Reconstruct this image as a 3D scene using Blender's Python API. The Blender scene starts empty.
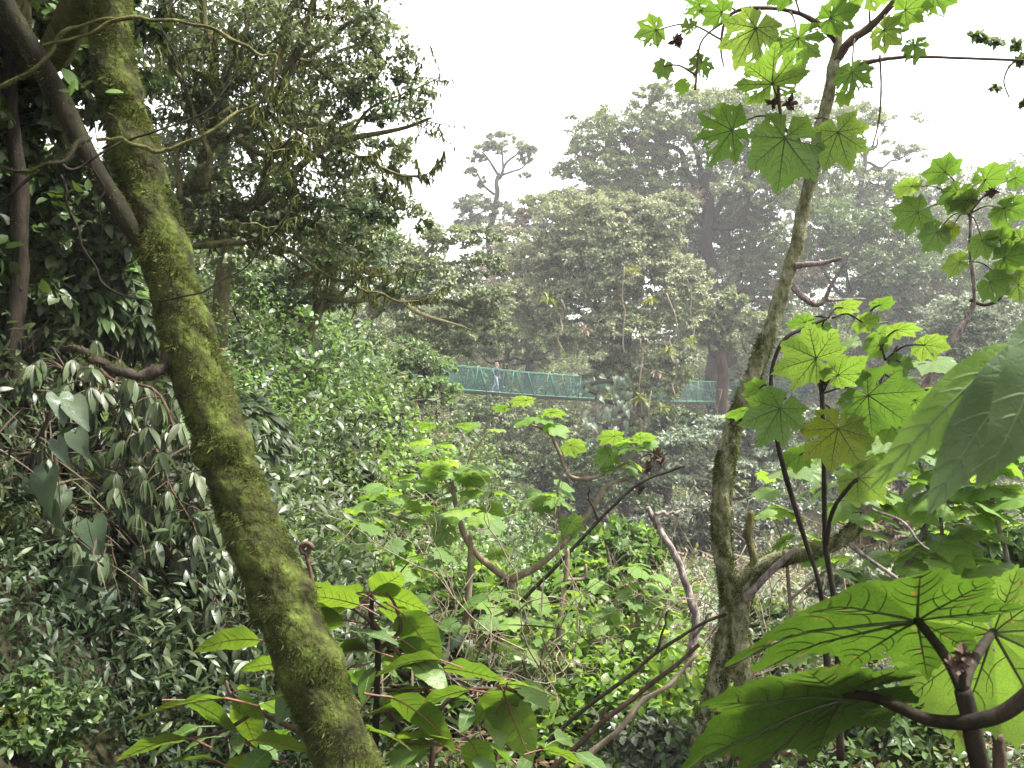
import bpy, math
import numpy as np
from mathutils import Vector, Matrix
R = math.radians
PI = math.pi
# ------------------------------------------------------------------ camera, world, sun, exposure
scene = bpy.context.scene
C = scene.collection
FPX = 900.0
cam_d = bpy.data.cameras.new('camera'); cam = bpy.data.objects.new('camera', cam_d); C.objects.link(cam)
cam_d.sensor_width = 36; cam_d.lens = 36 * FPX / 1024
cam_d.clip_start = 0.05; cam_d.clip_end = 2000
cam.location = (0, 0, 0); cam.rotation_euler = (R(90), 0, 0)
cam_d.dof.use_dof = True; cam_d.dof.focus_distance = 9.0; cam_d.dof.aperture_fstop = 14.0
scene.camera = cam
SUN_EL, SUN_AZ = R(60), R(95)        # azimuth measured from +Y (view direction) towards +X
w = bpy.data.worlds.new('World'); scene.world = w; w.use_nodes = True
nt = w.node_tree; nt.nodes.clear()
sky = nt.nodes.new('ShaderNodeTexSky'); sky.sky_type = 'NISHITA'; sky.sun_disc = False
sky.sun_elevation = SUN_EL; sky.sun_rotation = SUN_AZ; sky.dust_density = 4.0; sky.air_density = 1.0
mx = nt.nodes.new('ShaderNodeMix'); mx.data_type = 'RGBA'; mx.inputs[0].default_value = 0.84
mx.inputs[7].default_value = (10.6, 10.5, 10.7, 1)    # thin overcast cloud in front of the blue sky
bg = nt.nodes.new('ShaderNodeBackground'); bg.inputs[1].default_value = 0.09
ow = nt.nodes.new('ShaderNodeOutputWorld')
nt.links.new(sky.outputs[0], mx.inputs[6]); nt.links.new(mx.outputs[2], bg.inputs[0]); nt.links.new(bg.outputs[0], ow.inputs[0])
sl = bpy.data.lights.new('sun', 'SUN'); sl.energy = 4.8; sl.angle = R(5); sl.color = (1, .96, .88)
so = bpy.data.objects.new('sun', sl); C.objects.link(so)
sdir = Vector((math.sin(SUN_AZ) * math.cos(SUN_EL), math.cos(SUN_AZ) * math.cos(SUN_EL), math.sin(SUN_EL)))
so.rotation_euler = sdir.to_track_quat('Z', 'Y').to_euler()
scene.view_settings.view_transform = 'Standard'; scene.view_settings.look = 'None'
scene.view_settings.exposure = 1.78; scene.view_settings.gamma = 1
scene.cycles.use_denoising = True
scene.cycles.max_bounces = 7; scene.cycles.diffuse_bounces = 3; scene.cycles.glossy_bounces = 2
scene.cycles.transmission_bounces = 4; scene.cycles.transparent_max_bounces = 4; scene.cycles.volume_bounces = 0
scene.cycles.sample_clamp_indirect = 4

# ------------------------------------------------------------------ helpers
def P(px, py, Y):
    """the point of the place that lies Y metres ahead, seen at that pixel"""
    return np.array([(px - 512) / FPX * Y, Y, (384 - py) / FPX * Y])
def nrm(v):
    v = np.asarray(v, float); return v / (np.linalg.norm(v, axis=-1, keepdims=True) + 1e-9)

def link(o, parent=None):
    C.objects.link(o)
    if parent is not None:
        o.parent = parent
        o.matrix_parent_inverse = Matrix.Translation(-Vector(parent.location))
    return o
def mesh_data(name, V, Fs, mats, mi=None, smooth=True):
    me = bpy.data.meshes.new(name)
    V = np.asarray(V, np.float32)
    Fs = [np.asarray(f, np.int32) for f in Fs if len(f)]
    nl = sum(f.size for f in Fs); npol = sum(len(f) for f in Fs)
    me.vertices.add(len(V)); me.vertices.foreach_set('co', V.ravel())
    me.loops.add(nl); me.loops.foreach_set('vertex_index', np.concatenate([f.ravel() for f in Fs]))
    me.polygons.add(npol)
    lt = np.concatenate([np.full(len(f), f.shape[1], np.int32) for f in Fs])
    ls = np.concatenate([[0], np.cumsum(lt)[:-1]]).astype(np.int32)
    me.polygons.foreach_set('loop_start', ls); me.polygons.foreach_set('loop_total', lt)
    for m in (mats if isinstance(mats, (list, tuple)) else [mats]): me.materials.append(m)
    if mi is not None: me.polygons.foreach_set('material_index', np.concatenate([np.asarray(x, np.int32) for x in mi if len(x)]))
    if smooth: me.polygons.foreach_set('use_smooth', np.ones(npol, bool))
    me.update(calc_edges=True)
    return me
class MB:
    """collects pieces (verts, tri/quad faces, material index) and links them as one mesh object"""
    def __init__(s): s.V = []; s.F = {3: [], 4: []}; s.M = {3: [], 4: []}; s.n = 0
    def add(s, V, Fs, m=0):
        V = np.asarray(V, float).reshape(-1, 3)
        for f in Fs:
            f = np.asarray(f, int)
            if f.size:
                s.F[f.shape[1]].append(f + s.n); s.M[f.shape[1]].append(np.full(len(f), m))
        s.V.append(V); s.n += len(V); return s
    def data(s, name, mats, smooth=True):
        V = np.concatenate(s.V); Fs, mi = [], []
        for k in (3, 4):
            if s.F[k]: Fs.append(np.concatenate(s.F[k])); mi.append(np.concatenate(s.M[k]))
        return mesh_data(name, V, Fs, mats, mi, smooth)
    def build(s, name, mats, parent=None, smooth=True):
        return link(bpy.data.objects.new(name, s.data(name, mats, smooth)), parent)
def thing(name, label, cat, loc=(0, 0, 0), group=None):
    o = bpy.data.objects.new(name, None); C.objects.link(o); o.location = Vector(loc); o.empty_display_size = .1
    o['label'] = label; o['category'] = cat
    if group: o['group'] = group
    return o
def tag(o, label=None, cat=None, group=None, kind=None):
    for k, v in (('label', label), ('category', cat), ('group', group), ('kind', kind)):
        if v: o[k] = v
    return o
def spline(pts, k=6):
    """Catmull-Rom through rows of any width"""
    p = np.asarray(pts, float)
    if len(p) < 3: k = max(k, 4)
    q = np.vstack([2 * p[0] - p[1], p, 2 * p[-1] - p[-2]])
    out = []
    for i in range(1, len(q) - 2):
        for t in np.linspace(0, 1, k, endpoint=False):
            a, b, c, d = q[i - 1], q[i], q[i + 1], q[i + 2]
            out.append(.5 * ((2 * b) + (-a + c) * t + (2 * a - 5 * b + 4 * c - d) * t * t + (-a + 3 * b - 3 * c + d) * t ** 3))
    out.append(q[-2]); return np.array(out)
def tube(pts, rad, seg=8, rough=0., seed=0, cap=True, tail=False):
    pts = np.asarray(pts, float); n = len(pts); rad = np.broadcast_to(np.asarray(rad, float), (n,)).copy()
    if tail: rad[-1] *= .25
    T = nrm(np.gradient(pts, axis=0)); 
    ref = np.array([0, 0, 1.]) if abs(T[0][2]) < .9 else np.array([1., 0, 0])
    x = nrm(np.cross(T[0], ref)); X = []
    for t in T:
        x = nrm(x - t * np.dot(x, t)); X.append(x)
    X = np.array(X); Yv = np.cross(T, X)
    a = np.linspace(0, 2 * PI, seg, endpoint=False)
    rr = rad[:, None] * np.ones(seg)[None]
    if rough:
        g = np.random.default_rng(seed); 
        for fq in (1, 2, 3, 5): rr = rr * (1 + rough / (fq ** .5) * np.sin(a[None] * fq + (np.arange(n)[:, None] * g.uniform(.15, .5) * fq) + g.uniform(0, 6)) * g.uniform(.3, 1) )
        rr = rr * (1 + g.normal(0, rough * .35, rr.shape))
    V = pts[:, None] + rr[..., None] * (np.cos(a)[None, :, None] * X[:, None] + np.sin(a)[None, :, None] * Yv[:, None])
    i = np.arange(n - 1)[:, None] * seg; j = np.arange(seg)[None]; j2 = (j + 1) % seg
    F = np.stack([i + j, i + j2, i + seg + j2, i + seg + j], -1).reshape(-1, 4)
    V = V.reshape(-1, 3); Fs = [F]
    if cap:
        V = np.vstack([V, pts[0], pts[-1]]); jj = np.arange(seg); k = (jj + 1) % seg
        Fs.append(np.stack([np.full(seg, n * seg), k, jj], -1)); b = (n - 1) * seg
        Fs.append(np.stack([np.full(seg, n * seg + 1), b + jj, b + k], -1))
    return V, Fs
def pxpath(rows, k=6, f=1.):
    """rows of (px, py, Y, halfwidth_px) -> smooth 3-D points and radii"""
    r = np.array([list(P(a, b, c)) + [d * c / FPX * f] for a, b, c, d in rows])
    s = spline(r, k); return s[:, :3], np.maximum(s[:, 3], .0008)
def wobble(pts, amp, seed):
    g = np.random.default_rng(seed); n = len(pts); t = np.arange(n)[:, None]
    o = sum(g.normal(0, 1, 3)[None] * np.sin(t * g.uniform(.2, 1.1) + g.uniform(0, 6)) for _ in range(3))
    return pts + amp * o
def box(c, s):
    c = np.array(c, float); s = np.array(s, float) / 2
    V = np.array([[x, y, z] for x in (-1, 1) for y in (-1, 1) for z in (-1, 1)]) * s + c
    return V, [np.array([[0, 1, 3, 2], [4, 6, 7, 5], [0, 4, 5, 1], [2, 3, 7, 6], [0, 2, 6, 4], [1, 5, 7, 3]])]

# ------------------------------------------------------------------ materials
def new_mat(name):
    m = bpy.data.materials.new(name); m.use_nodes = True; m.node_tree.nodes.clear(); return m, m.node_tree
def ramp(nt, fac, cols):
    r = nt.nodes.new('ShaderNodeValToRGB'); e = r.color_ramp.elements
    while len(e) < len(cols): e.new(0.5)
    for i, (p, c) in enumerate(cols): e[i].position = p; e[i].color = (*c, 1)
    nt.links.new(fac, r.inputs[0]); return r.outputs[0]
def leaf_mat(name, cols, trans=.35, rough=.42, spec=.5, patch=.6, pscale=1.2, tcol=1.5, under=None):
    """per-leaf colour spread, a slower spread over the crown, gloss on top and light through the blade"""
    m, nt = new_mat(name); N = nt.nodes.new; L = nt.links.new
    geo = N('ShaderNodeNewGeometry'); tc = N('ShaderNodeTexCoord')
    nz = N('ShaderNodeTexNoise'); nz.inputs['Scale'].default_value = pscale; nz.inputs['Detail'].default_value = 2
    L(tc.outputs['Object'], nz.inputs['Vector'])
    mp = N('ShaderNodeMapRange'); mp.inputs[1].default_value = .3; mp.inputs[2].default_value = .7
    L(nz.outputs['Fac'], mp.inputs[0])
    mi = N('ShaderNodeMix'); mi.inputs[0].default_value = 1 - patch
    L(mp.outputs[0], mi.inputs[2]); L(geo.outputs['Random Per Island'], mi.inputs[3])
    n = len(cols); col = ramp(nt, mi.outputs[0], [(i / (n - 1) * .9 + .05, c) for i, c in enumerate(cols)])
    # a second, unrelated brightness spread per leaf
    mu = N('ShaderNodeMath'); mu.operation = 'MULTIPLY'; mu.inputs[1].default_value = 37.3
    fr = N('ShaderNodeMath'); fr.operation = 'FRACT'; L(geo.outputs['Random Per Island'], mu.inputs[0]); L(mu.outputs[0], fr.inputs[0])
    mr = N('ShaderNodeMapRange'); mr.inputs[3].default_value = .62; mr.inputs[4].default_value = 1.35; L(fr.outputs[0], mr.inputs[0])
    hs = N('ShaderNodeHueSaturation'); L(mr.outputs[0], hs.inputs['Value']); L(col, hs.inputs['Color']); col = hs.outputs[0]
    pc = col
    if under:
        um = N('ShaderNodeMix'); um.data_type = 'RGBA'; L(geo.outputs['Backfacing'], um.inputs[0]); L(col, um.inputs[6]); um.inputs[7].default_value = (*under, 1); pc = um.outputs[2]
    pb = N('ShaderNodeBsdfPrincipled'); L(pc, pb.inputs['Base Color']); pb.inputs['Roughness'].default_value = rough
    pb.inputs['Specular IOR Level'].default_value = spec
    tr = N('ShaderNodeBsdfTranslucent'); h2 = N('ShaderNodeHueSaturation'); h2.inputs['Value'].default_value = tcol; h2.inputs['Hue'].default_value = .485; h2.inputs['Saturation'].default_value = 1.12
    L(col, h2.inputs['Color']); L(h2.outputs[0], tr.inputs['Color'])
    ms = N('ShaderNodeMixShader'); ms.inputs[0].default_value = trans; L(pb.outputs[0], ms.inputs[1]); L(tr.outputs[0], ms.inputs[2])
    o = N('ShaderNodeOutputMaterial'); L(ms.outputs[0], o.inputs[0]); return m
def bark_mat(name, cols, scale=20, bump=.4, rough=.85, stretch=(1, 1, .35), dist=.01, detail=8, objrand=False):
    m, nt = new_mat(name); N = nt.nodes.new; L = nt.links.new
    tc = N('ShaderNodeTexCoord'); mp = N('ShaderNodeMapping'); mp.inputs['Scale'].default_value = stretch; L(tc.outputs['Object'], mp.inputs[0])
    nz = N('ShaderNodeTexNoise'); nz.inputs['Scale'].default_value = scale; nz.inputs['Detail'].default_value = detail; nz.inputs['Roughness'].default_value = .65; L(mp.outputs[0], nz.inputs['Vector'])
    mr = N('ShaderNodeMapRange'); mr.inputs[1].default_value = .28; mr.inputs[2].default_value = .72; L(nz.outputs['Fac'], mr.inputs[0])
    n = len(cols); col = ramp(nt, mr.outputs[0], [(i / (n - 1), c) for i, c in enumerate(cols)])
    b = N('ShaderNodeBsdfPrincipled'); b.inputs['Roughness'].default_value = rough; b.inputs['Specular IOR Level'].default_value = .12; L(col, b.inputs['Base Color'])
    n2 = N('ShaderNodeTexNoise'); n2.inputs['Scale'].default_value = scale * 3; n2.inputs['Detail'].default_value = 6; L(mp.outputs[0], n2.inputs['Vector'])
    bu = N('ShaderNodeBump'); bu.inputs['Strength'].default_value = bump; bu.inputs['Distance'].default_value = dist; L(n2.outputs['Fac'], bu.inputs['Height']); L(bu.outputs[0], b.inputs['Normal'])
    o = N('ShaderNodeOutputMaterial'); L(b.outputs[0], o.inputs[0]); return m
def plain(name, col, rough=.6, var=.25, scale=30, metal=0.):
    m, nt = new_mat(name); N = nt.nodes.new; L = nt.links.new
    nz = N('ShaderNodeTexNoise'); nz.inputs['Scale'].default_value = scale; tc = N('ShaderNodeTexCoord'); L(tc.outputs['Object'], nz.inputs['Vector'])
    c = np.array(col); out = ramp(nt, nz.outputs['Fac'], [(.3, tuple(c * (1 - var))), (.7, tuple(np.minimum(c * (1 + var), .95)))])
    b = N('ShaderNodeBsdfPrincipled'); b.inputs['Roughness'].default_value = rough; b.inputs['Metallic'].default_value = metal; L(out, b.inputs['Base Color'])
    o = N('ShaderNodeOutputMaterial'); L(b.outputs[0], o.inputs[0]); return m

LM = dict(
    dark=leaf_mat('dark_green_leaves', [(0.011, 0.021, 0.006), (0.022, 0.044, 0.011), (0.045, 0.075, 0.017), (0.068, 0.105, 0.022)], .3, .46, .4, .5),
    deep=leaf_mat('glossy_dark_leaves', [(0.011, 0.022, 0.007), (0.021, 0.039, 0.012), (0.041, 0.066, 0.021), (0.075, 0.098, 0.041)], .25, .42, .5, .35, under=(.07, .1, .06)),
    droop=leaf_mat('drooping_leaves', [(0.017, 0.032, 0.010), (0.035, 0.056, 0.020), (0.059, 0.084, 0.032), (0.091, 0.115, 0.049)], .3, .42, .5, .4, under=(.1, .13, .08)),
    droopl=leaf_mat('pale_drooping_leaves', [(0.021, 0.038, 0.012), (0.041, 0.064, 0.022), (0.068, 0.094, 0.038), (0.105, 0.131, 0.064)], .32, .45, .45, .35, 2.5, under=(.13, .16, .1)),
    mid=leaf_mat('mid_green_leaves', [(0.024, 0.048, 0.016), (0.048, 0.088, 0.024), (0.080, 0.128, 0.036), (0.128, 0.160, 0.056)], .35, .4, .5, .55, .9),
    fresh=leaf_mat('fresh_green_leaves', [(.045, .088, .02), (.078, .148, .034), (.12, .205, .055), (.18, .26, .09)], .42, .4, .5, .5, 1.),
    lime=leaf_mat('lime_leaves', [(.075, .145, .026), (.11, .2, .036), (.15, .25, .05), (.21, .29, .065)], .5, .4, .45, .3, 2., 1.45),
    grey=leaf_mat('grey_green_leaves', [(0.063, 0.091, 0.034), (0.113, 0.147, 0.059), (0.168, 0.204, 0.091), (0.231, 0.260, 0.133)], .22, .6, .4, .7, .55),
    greyl=leaf_mat('light_grey_green_leaves', [(0.091, 0.120, 0.056), (0.161, 0.190, 0.091), (0.238, 0.260, 0.140), (0.323, 0.337, 0.210)], .22, .6, .4, .7, .55),
    olive=leaf_mat('olive_leaves', [(0.063, 0.098, 0.028), (0.105, 0.147, 0.043), (0.154, 0.197, 0.059), (0.224, 0.253, 0.091)], .28, .6, .4, .7, .55),
    pink=leaf_mat('pinkish_dry_leaves', [(0.098, 0.078, 0.046), (0.161, 0.132, 0.081), (0.230, 0.196, 0.127), (0.287, 0.241, 0.161)], .22, .6, .4, .6, .5),
    pale=leaf_mat('pale_green_leaves', [(.09, .125, .07), (.14, .18, .11), (.19, .23, .15), (.24, .27, .19)], .25, .5, .5, .5, .4),
    blue=leaf_mat('bluish_leaves', [(0.028, 0.040, 0.021), (0.056, 0.072, 0.040), (0.096, 0.112, 0.072), (0.152, 0.168, 0.124)], .25, .42, .5, .35, 1.),
    yellow=leaf_mat('yellowish_leaves', [(.08, .11, .02), (.13, .17, .03), (.2, .24, .04), (.3, .27, .05)], .45, .42, .45, .4, 2.),
    moss=leaf_mat('moss_strands', [(.018, .026, .008), (.042, .056, .014), (.085, .102, .026), (.17, .18, .06)], .35, .8, .1, .6, 11.),
    canopy=leaf_mat('canopy_leaves', [(0.034, 0.052, 0.019), (0.063, 0.089, 0.030), (0.103, 0.132, 0.052), (0.172, 0.200, 0.103)], .42, .45, .45, .45, 1.),
    shade=leaf_mat('shadow_dark_leaves', [(.007, .015, .006), (.014, .03, .01), (.03, .052, .018), (.06, .085, .035)], .25, .5, .35, .4, .8),  # shadow put into the leaf colour: darker copy for the bank carpet
    dark_twig=leaf_mat('dark_twigs', [(.03, .022, .015), (.06, .045, .03), (.1, .08, .055)], .05, .8, .2, .4, 2.),
    brown=leaf_mat('dead_leaves', [(.05, .03, .018), (.1, .06, .035), (.15, .1, .055), (.2, .14, .08)], .2, .7, .2, .4, 2.),
)
# hero leaf blades: one object per leaf, so the spread comes from the object
def blade_mat(name, cols, trans, rough=.4, nscale=9, tval=1.5, under=None, spots=True):
    m, nt = new_mat(name); N = nt.nodes.new; L = nt.links.new
    oi = N('ShaderNodeObjectInfo'); tc = N('ShaderNodeTexCoord')
    nz = N('ShaderNodeTexNoise'); nz.inputs['Scale'].default_value = nscale; nz.inputs['Detail'].default_value = 5; L(tc.outputs['Object'], nz.inputs['Vector'])
    mi = N('ShaderNodeMix'); mi.inputs[0].default_value = .45; L(oi.outputs['Random'], mi.inputs[2]); L(nz.outputs['Fac'], mi.inputs[3])
    n = len(cols); col = ramp(nt, mi.outputs[0], [(i / (n - 1) * .8 + .1, c) for i, c in enumerate(cols)])
    # net of small veins
    vo = N('ShaderNodeTexVoronoi'); vo.feature = 'DISTANCE_TO_EDGE'; vo.inputs['Scale'].default_value = nscale * 3.2; L(tc.outputs['Object'], vo.inputs['Vector'])
    mr = N('ShaderNodeMapRange'); mr.inputs[1].default_value = 0; mr.inputs[2].default_value = .09; mr.inputs[3].default_value = .72 if spots else .95; mr.inputs[4].default_value = 1.0; L(vo.outputs['Distance'], mr.inputs[0])
    hs = N('ShaderNodeHueSaturation'); L(mr.outputs[0], hs.inputs['Value']); L(col, hs.inputs['Color']); col = hs.outputs[0]
    n3 = N('ShaderNodeTexNoise'); n3.inputs['Scale'].default_value = 13; n3.inputs['Detail'].default_value = 3; L(tc.outputs['Object'], n3.inputs['Vector'])
    m3 = N('ShaderNodeMapRange'); m3.inputs[1].default_value = .665 if spots else .98; m3.inputs[2].default_value = .7 if spots else 1.; L(n3.outputs['Fac'], m3.inputs[0])
    x3 = N('ShaderNodeMix'); x3.data_type = 'RGBA'; L(m3.outputs[0], x3.inputs[0]); L(col, x3.inputs[6]); x3.inputs[7].default_value = (.11, .08, .025, 1); col = x3.outputs[2]
    pb = N('ShaderNodeBsdfPrincipled'); pb.inputs['Roughness'].default_value = rough; L(col, pb.inputs['Base Color'])
    if under:
        ge = N('ShaderNodeNewGeometry'); um = N('ShaderNodeMix'); um.data_type = 'RGBA'; L(ge.outputs['Backfacing'], um.inputs[0]); L(col, um.inputs[6]); um.inputs[7].default_value = (*under, 1); L(um.outputs[2], pb.inputs['Base Color'])
    bu = N('ShaderNodeBump'); bu.inputs['Strength'].default_value = .35; bu.inputs['Distance'].default_value = .02; L(mr.outputs[0], bu.inputs['Height']); L(bu.outputs[0], pb.inputs['Normal'])
    tr = N('ShaderNodeBsdfTranslucent'); h2 = N('ShaderNodeHueSaturation'); h2.inputs['Value'].default_value = tval; h2.inputs['Hue'].default_value = .485; h2.inputs['Saturation'].default_value = 1.1
    L(col, h2.inputs['Color']); L(h2.outputs[0], tr.inputs['Color'])
    ms = N('ShaderNodeMixShader'); ms.inputs[0].default_value = trans; L(pb.outputs[0], ms.inputs[1]); L(tr.outputs[0], ms.inputs[2])
    o = N('ShaderNodeOutputMaterial'); L(ms.outputs[0], o.inputs[0]); return m
B_lime = blade_mat('lime_blade', [(.06, .125, .022), (.085, .17, .03), (.12, .21, .04), (.16, .235, .05)], .5)
B_soft = blade_mat('soft_lime_blade', [(.095, .19, .03), (.135, .25, .04), (.175, .3, .055), (.24, .33, .065)], .54, .5)
B_big = blade_mat('broad_green_blade', [(.026, .06, .011), (.04, .085, .014), (.06, .11, .02)], .48, .42, 7, 1.5)
B_oval = blade_mat('oval_blade', [(.06, .12, .02), (.1, .18, .028), (.14, .23, .036)], .54, .3, 14, 1.4)
B_grey = blade_mat('dull_green_blade', [(.055, .1, .035), (.07, .12, .045), (.09, .145, .055)], .4, .5, 8, 1.3, spots=False)
B_bright = blade_mat('yellow_green_blade', [(.1, .19, .04), (.13, .23, .05), (.16, .26, .06)], .5, .45, 8, 1.3, spots=False)
B_yellow = blade_mat('yellowing_blade', [(.12, .19, .02), (.18, .22, .025), (.24, .24, .03)], .56, .45, 5)
B_aroid = blade_mat('aroid_blade', [(.035, .065, .03), (.055, .09, .045), (.09, .125, .07)], .2, .35, 6)
VEIN = plain('leaf_vein', (.035, .045, .015), .6, .3)
VEINR = plain('red_leaf_vein', (.13, .05, .03), .55, .3)
VEINP = plain('pale_leaf_vein', (.14, .2, .07), .55, .2)
STEMD = bark_mat('dark_stem', [(.008, .007, .005), (.02, .016, .011), (.038, .03, .02)], 25)
STEMR = bark_mat('reddish_twig', [(.03, .02, .014), (.065, .042, .03), (.11, .08, .055)], 25)
STEMP = bark_mat('pale_bark', [(.09, .065, .045), (.18, .14, .1), (.28, .24, .19)], 22)
STEMG = bark_mat('grey_lilac_bark', [(.05, .038, .032), (.12, .095, .085), (.24, .205, .19), (.32, .29, .27)], 45, .8)
BARK = bark_mat('grey_brown_bark', [(.02, .016, .012), (.045, .036, .028), (.09, .08, .06)], 6, .6, dist=.05)
DARKB = bark_mat('silhouette_dark_bark', [(.008, .007, .005), (.02, .016, .012), (.04, .034, .026)], 4, .5, dist=.05)  # bark colour darkened for limbs silhouetted against the sky
BARKR = bark_mat('reddish_bark', [(.035, .02, .014), (.065, .04, .028), (.1, .065, .045)], 4, .6, dist=.05)
BARKM = bark_mat('mossy_limb_bark', [(.03, .024, .014), (.075, .066, .03), (.125, .12, .045), (.19, .175, .08)], 18, .7, dist=.02)
MOSS = bark_mat('thick_moss', [(.007, .007, .004), (.02, .019, .008), (.036, .04, .011), (.06, .08, .016), (.11, .135, .034)], 13, 1., .95, (1, 1, .8), .02, 10)
MOSSL = bark_mat('lichen_and_moss_bark', [(.045, .045, .02), (.1, .102, .045), (.17, .17, .09), (.25, .245, .17), (.36, .35, .28)], 48, 1., .9, (1, 1, .6), .01, 9)
BUD = plain('brown_bud', (.06, .028, .016), .7, .5, 60)

# ------------------------------------------------------------------ leaf shapes (along +Y, normal +Z, length 1)
def t_dia(w=.55, d=.12):
    return np.array([[0, 0, 0], [w / 2, .45, .05], [0, 1, -d], [-w / 2, .45, .05]]), np.array([[0, 1, 2], [0, 2, 3]])
def t_oval(w=.5, fold=.18, droop=.25, n=4, peak=.85):
    t = np.linspace(0, 1, n + 1); wd = w / 2 * np.sin(PI * t ** peak) ** .8; z = -droop * t ** 2
    V, F = [], []
    idx = []
    for i in range(n + 1):
        if i in (0, n): V.append([0, t[i], z[i]]); idx.append((len(V) - 1,) * 3)
        else:
            V += [[-wd[i], t[i], z[i] + fold * wd[i]], [0, t[i], z[i]], [wd[i], t[i], z[i] + fold * wd[i]]]; k = len(V); idx.append((k - 3, k - 2, k - 1))
    for a, b in zip(idx[:-1], idx[1:]):
        for s in (0, 1):
            p, q, r_, u = a[s], a[s + 1], b[s + 1], b[s]
            if p == q: F.append([p, r_, u])
            elif r_ == u: F.append([p, q, r_])
            else: F += [[p, q, r_], [p, r_, u]]
    return np.array(V), np.array(F)
def t_heart(droop=.3):
    o = [(0, .1), (.16, -.12), (.38, -.1), (.5, .15), (.42, .45), (.22, .78), (0, 1.1)]
    pts = o + [(-x, y) for x, y in o[-2:0:-1]]
    V = [[0, .1, 0]] + [[x, y, .18 * abs(x) - droop * max(y, 0) ** 2] for x, y in pts] + [[0, .55, -droop * .3]]
    n = len(pts); F = []
    for i in range(n):
        a, b = i + 1, (i + 1) % n + 1; c = 0 if (pts[i][1] < .3 and pts[(i + 1) % n][1] < .3) else n + 1
        F.append([c, b, a])
    F.append([0, n + 1, 4]) ; F.append([0, n + 1 - 3 + 0, n + 1])
    return np.array(V), np.array(F)
T_DIA, T_DIAW = t_dia(), t_dia(.75, .2)
T_OVAL, T_OVALS, T_LANCE, T_LONG = t_oval(.5, n=3), t_oval(.62, .2, .3, 4), t_oval(.3, .15, .35, 4), t_oval(.1, .1, .5, 4)
T_HEART = t_heart()
T_STRAND = (np.array([[-.12, 0, 0], [.12, 0, 0], [0, 1, 0]]), np.array([[0, 1, 2]]))
def leafset(tm, pos, along, nor, size, sx=None):
    tv, tf = tm; n = len(pos)
    a = nrm(along); x = nrm(np.cross(a, nor)); z = np.cross(x, a)
    size = np.broadcast_to(np.asarray(size, float), (n,)); 
    wx = np.ones(n) if sx is None else sx
    V = pos[:, None] + size[:, None, None] * (tv[None, :, 0, None] * wx[:, None, None] * x[:, None] + tv[None, :, 1, None] * a[:, None] + tv[None, :, 2, None] * z[:, None])
    F = (tf[None] + (np.arange(n) * len(tv))[:, None, None]).reshape(-1, 3)
    return V.reshape(-1, 3), [F]
UP = np.array([0, 0, 1.])
def sph(g, n): return nrm(g.normal(size=(n, 3)))
def crown(mb, lobes, n, size, tm=T_DIA, seed=0, m=0, clump=.24, per=40, mode='clump', low=-.45, flat=.75, spread=1., droop=.25, shell=(.72, 1.02)):
    if size > .16 and tm is T_DIA: clump *= .72; per = 48
    """leaves in clumps over rounded lobes; mode whorl: rosettes of drooping leaves"""
    g = np.random.default_rng(seed); lobes = np.array(lobes, float)
    if mode == 'whorl': per = 7
    k = max(3, n // per)
    if mode == 'clump' and len(lobes) > 2:       # break every lobe into uneven smaller ones
        ex = []
        for l in lobes:
            for _ in range(3): dd = sph(g, 1)[0]; f = g.uniform(.35, .62); ex.append(list(l[:3] + dd * l[3:6] * .8) + list(l[3:6] * f * np.array([1, 1, 1.15])))
        lobes = np.vstack([lobes, ex])
    wgt = (lobes[:, 3] * lobes[:, 5]) ** 1.0; li = g.choice(len(lobes), k, p=wgt / wgt.sum()); lb = lobes[li]
    d = sph(g, int(k * 3.5) + 30); d = d[(d[:, 2] > low) & ((d[:, 1] < .25) | (g.random(len(d)) < .45))]
    d = d[g.integers(0, len(d), k)]
    rr = g.uniform(shell[0], shell[1], k) * (1 + .12 * np.sin(d[:, 0] * 7 + li) * np.cos(d[:, 2] * 6 + li * 2))
    inner = g.random(k) < .22; rr[inner] *= g.uniform(.4, .9, inner.sum())
    cc = lb[:, :3] + d * lb[:, 3:6] * rr[:, None]
    rc = clump * lb[:, 3:6].mean(1) * g.uniform(.6, 1.3, k)
    ci = np.repeat(np.arange(k), per); N = len(ci); D = d[ci]
    if mode == 'whorl':
        ph = np.tile(np.arange(per) * 2 * PI / per, k) + np.repeat(g.uniform(0, 6, k), per) + g.normal(0, .25, N)
        hor = np.stack([np.cos(ph), np.sin(ph), np.zeros(N)], 1)
        dn = np.repeat(g.uniform(.25, 1.4, k), per) * droop * 3
        al = nrm(hor + D * .5 - UP * dn[:, None] + g.normal(0, .15, (N, 3)))
        no = nrm(UP * .8 + hor * dn[:, None] + D * .3 + g.normal(0, .2, (N, 3)))
        pos = cc[ci] + hor * (.08 * size) + g.normal(0, .02, (N, 3)) * size
    else:
        u = sph(g, N); u[:, 2] = np.where(u[:, 2] < -.2, -u[:, 2] * .6, u[:, 2])
        pos = cc[ci] + u * np.array([1, 1, flat]) * (rc[ci] * g.uniform(.35, 1.05, N) ** .6)[:, None] * spread
        no = nrm(u * .5 + D * .35 + UP * .55 + g.normal(0, .42, (N, 3)))
        al = nrm(g.normal(0, 1, (N, 3)) * .8 + D * .6 - UP * droop)
    sz = size * g.uniform(.6, 1.3, N)
    V, F = leafset(tm, pos, al, no, sz, g.uniform(.75, 1.2, N)); mb.add(V, F, m)
    return cc

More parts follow.
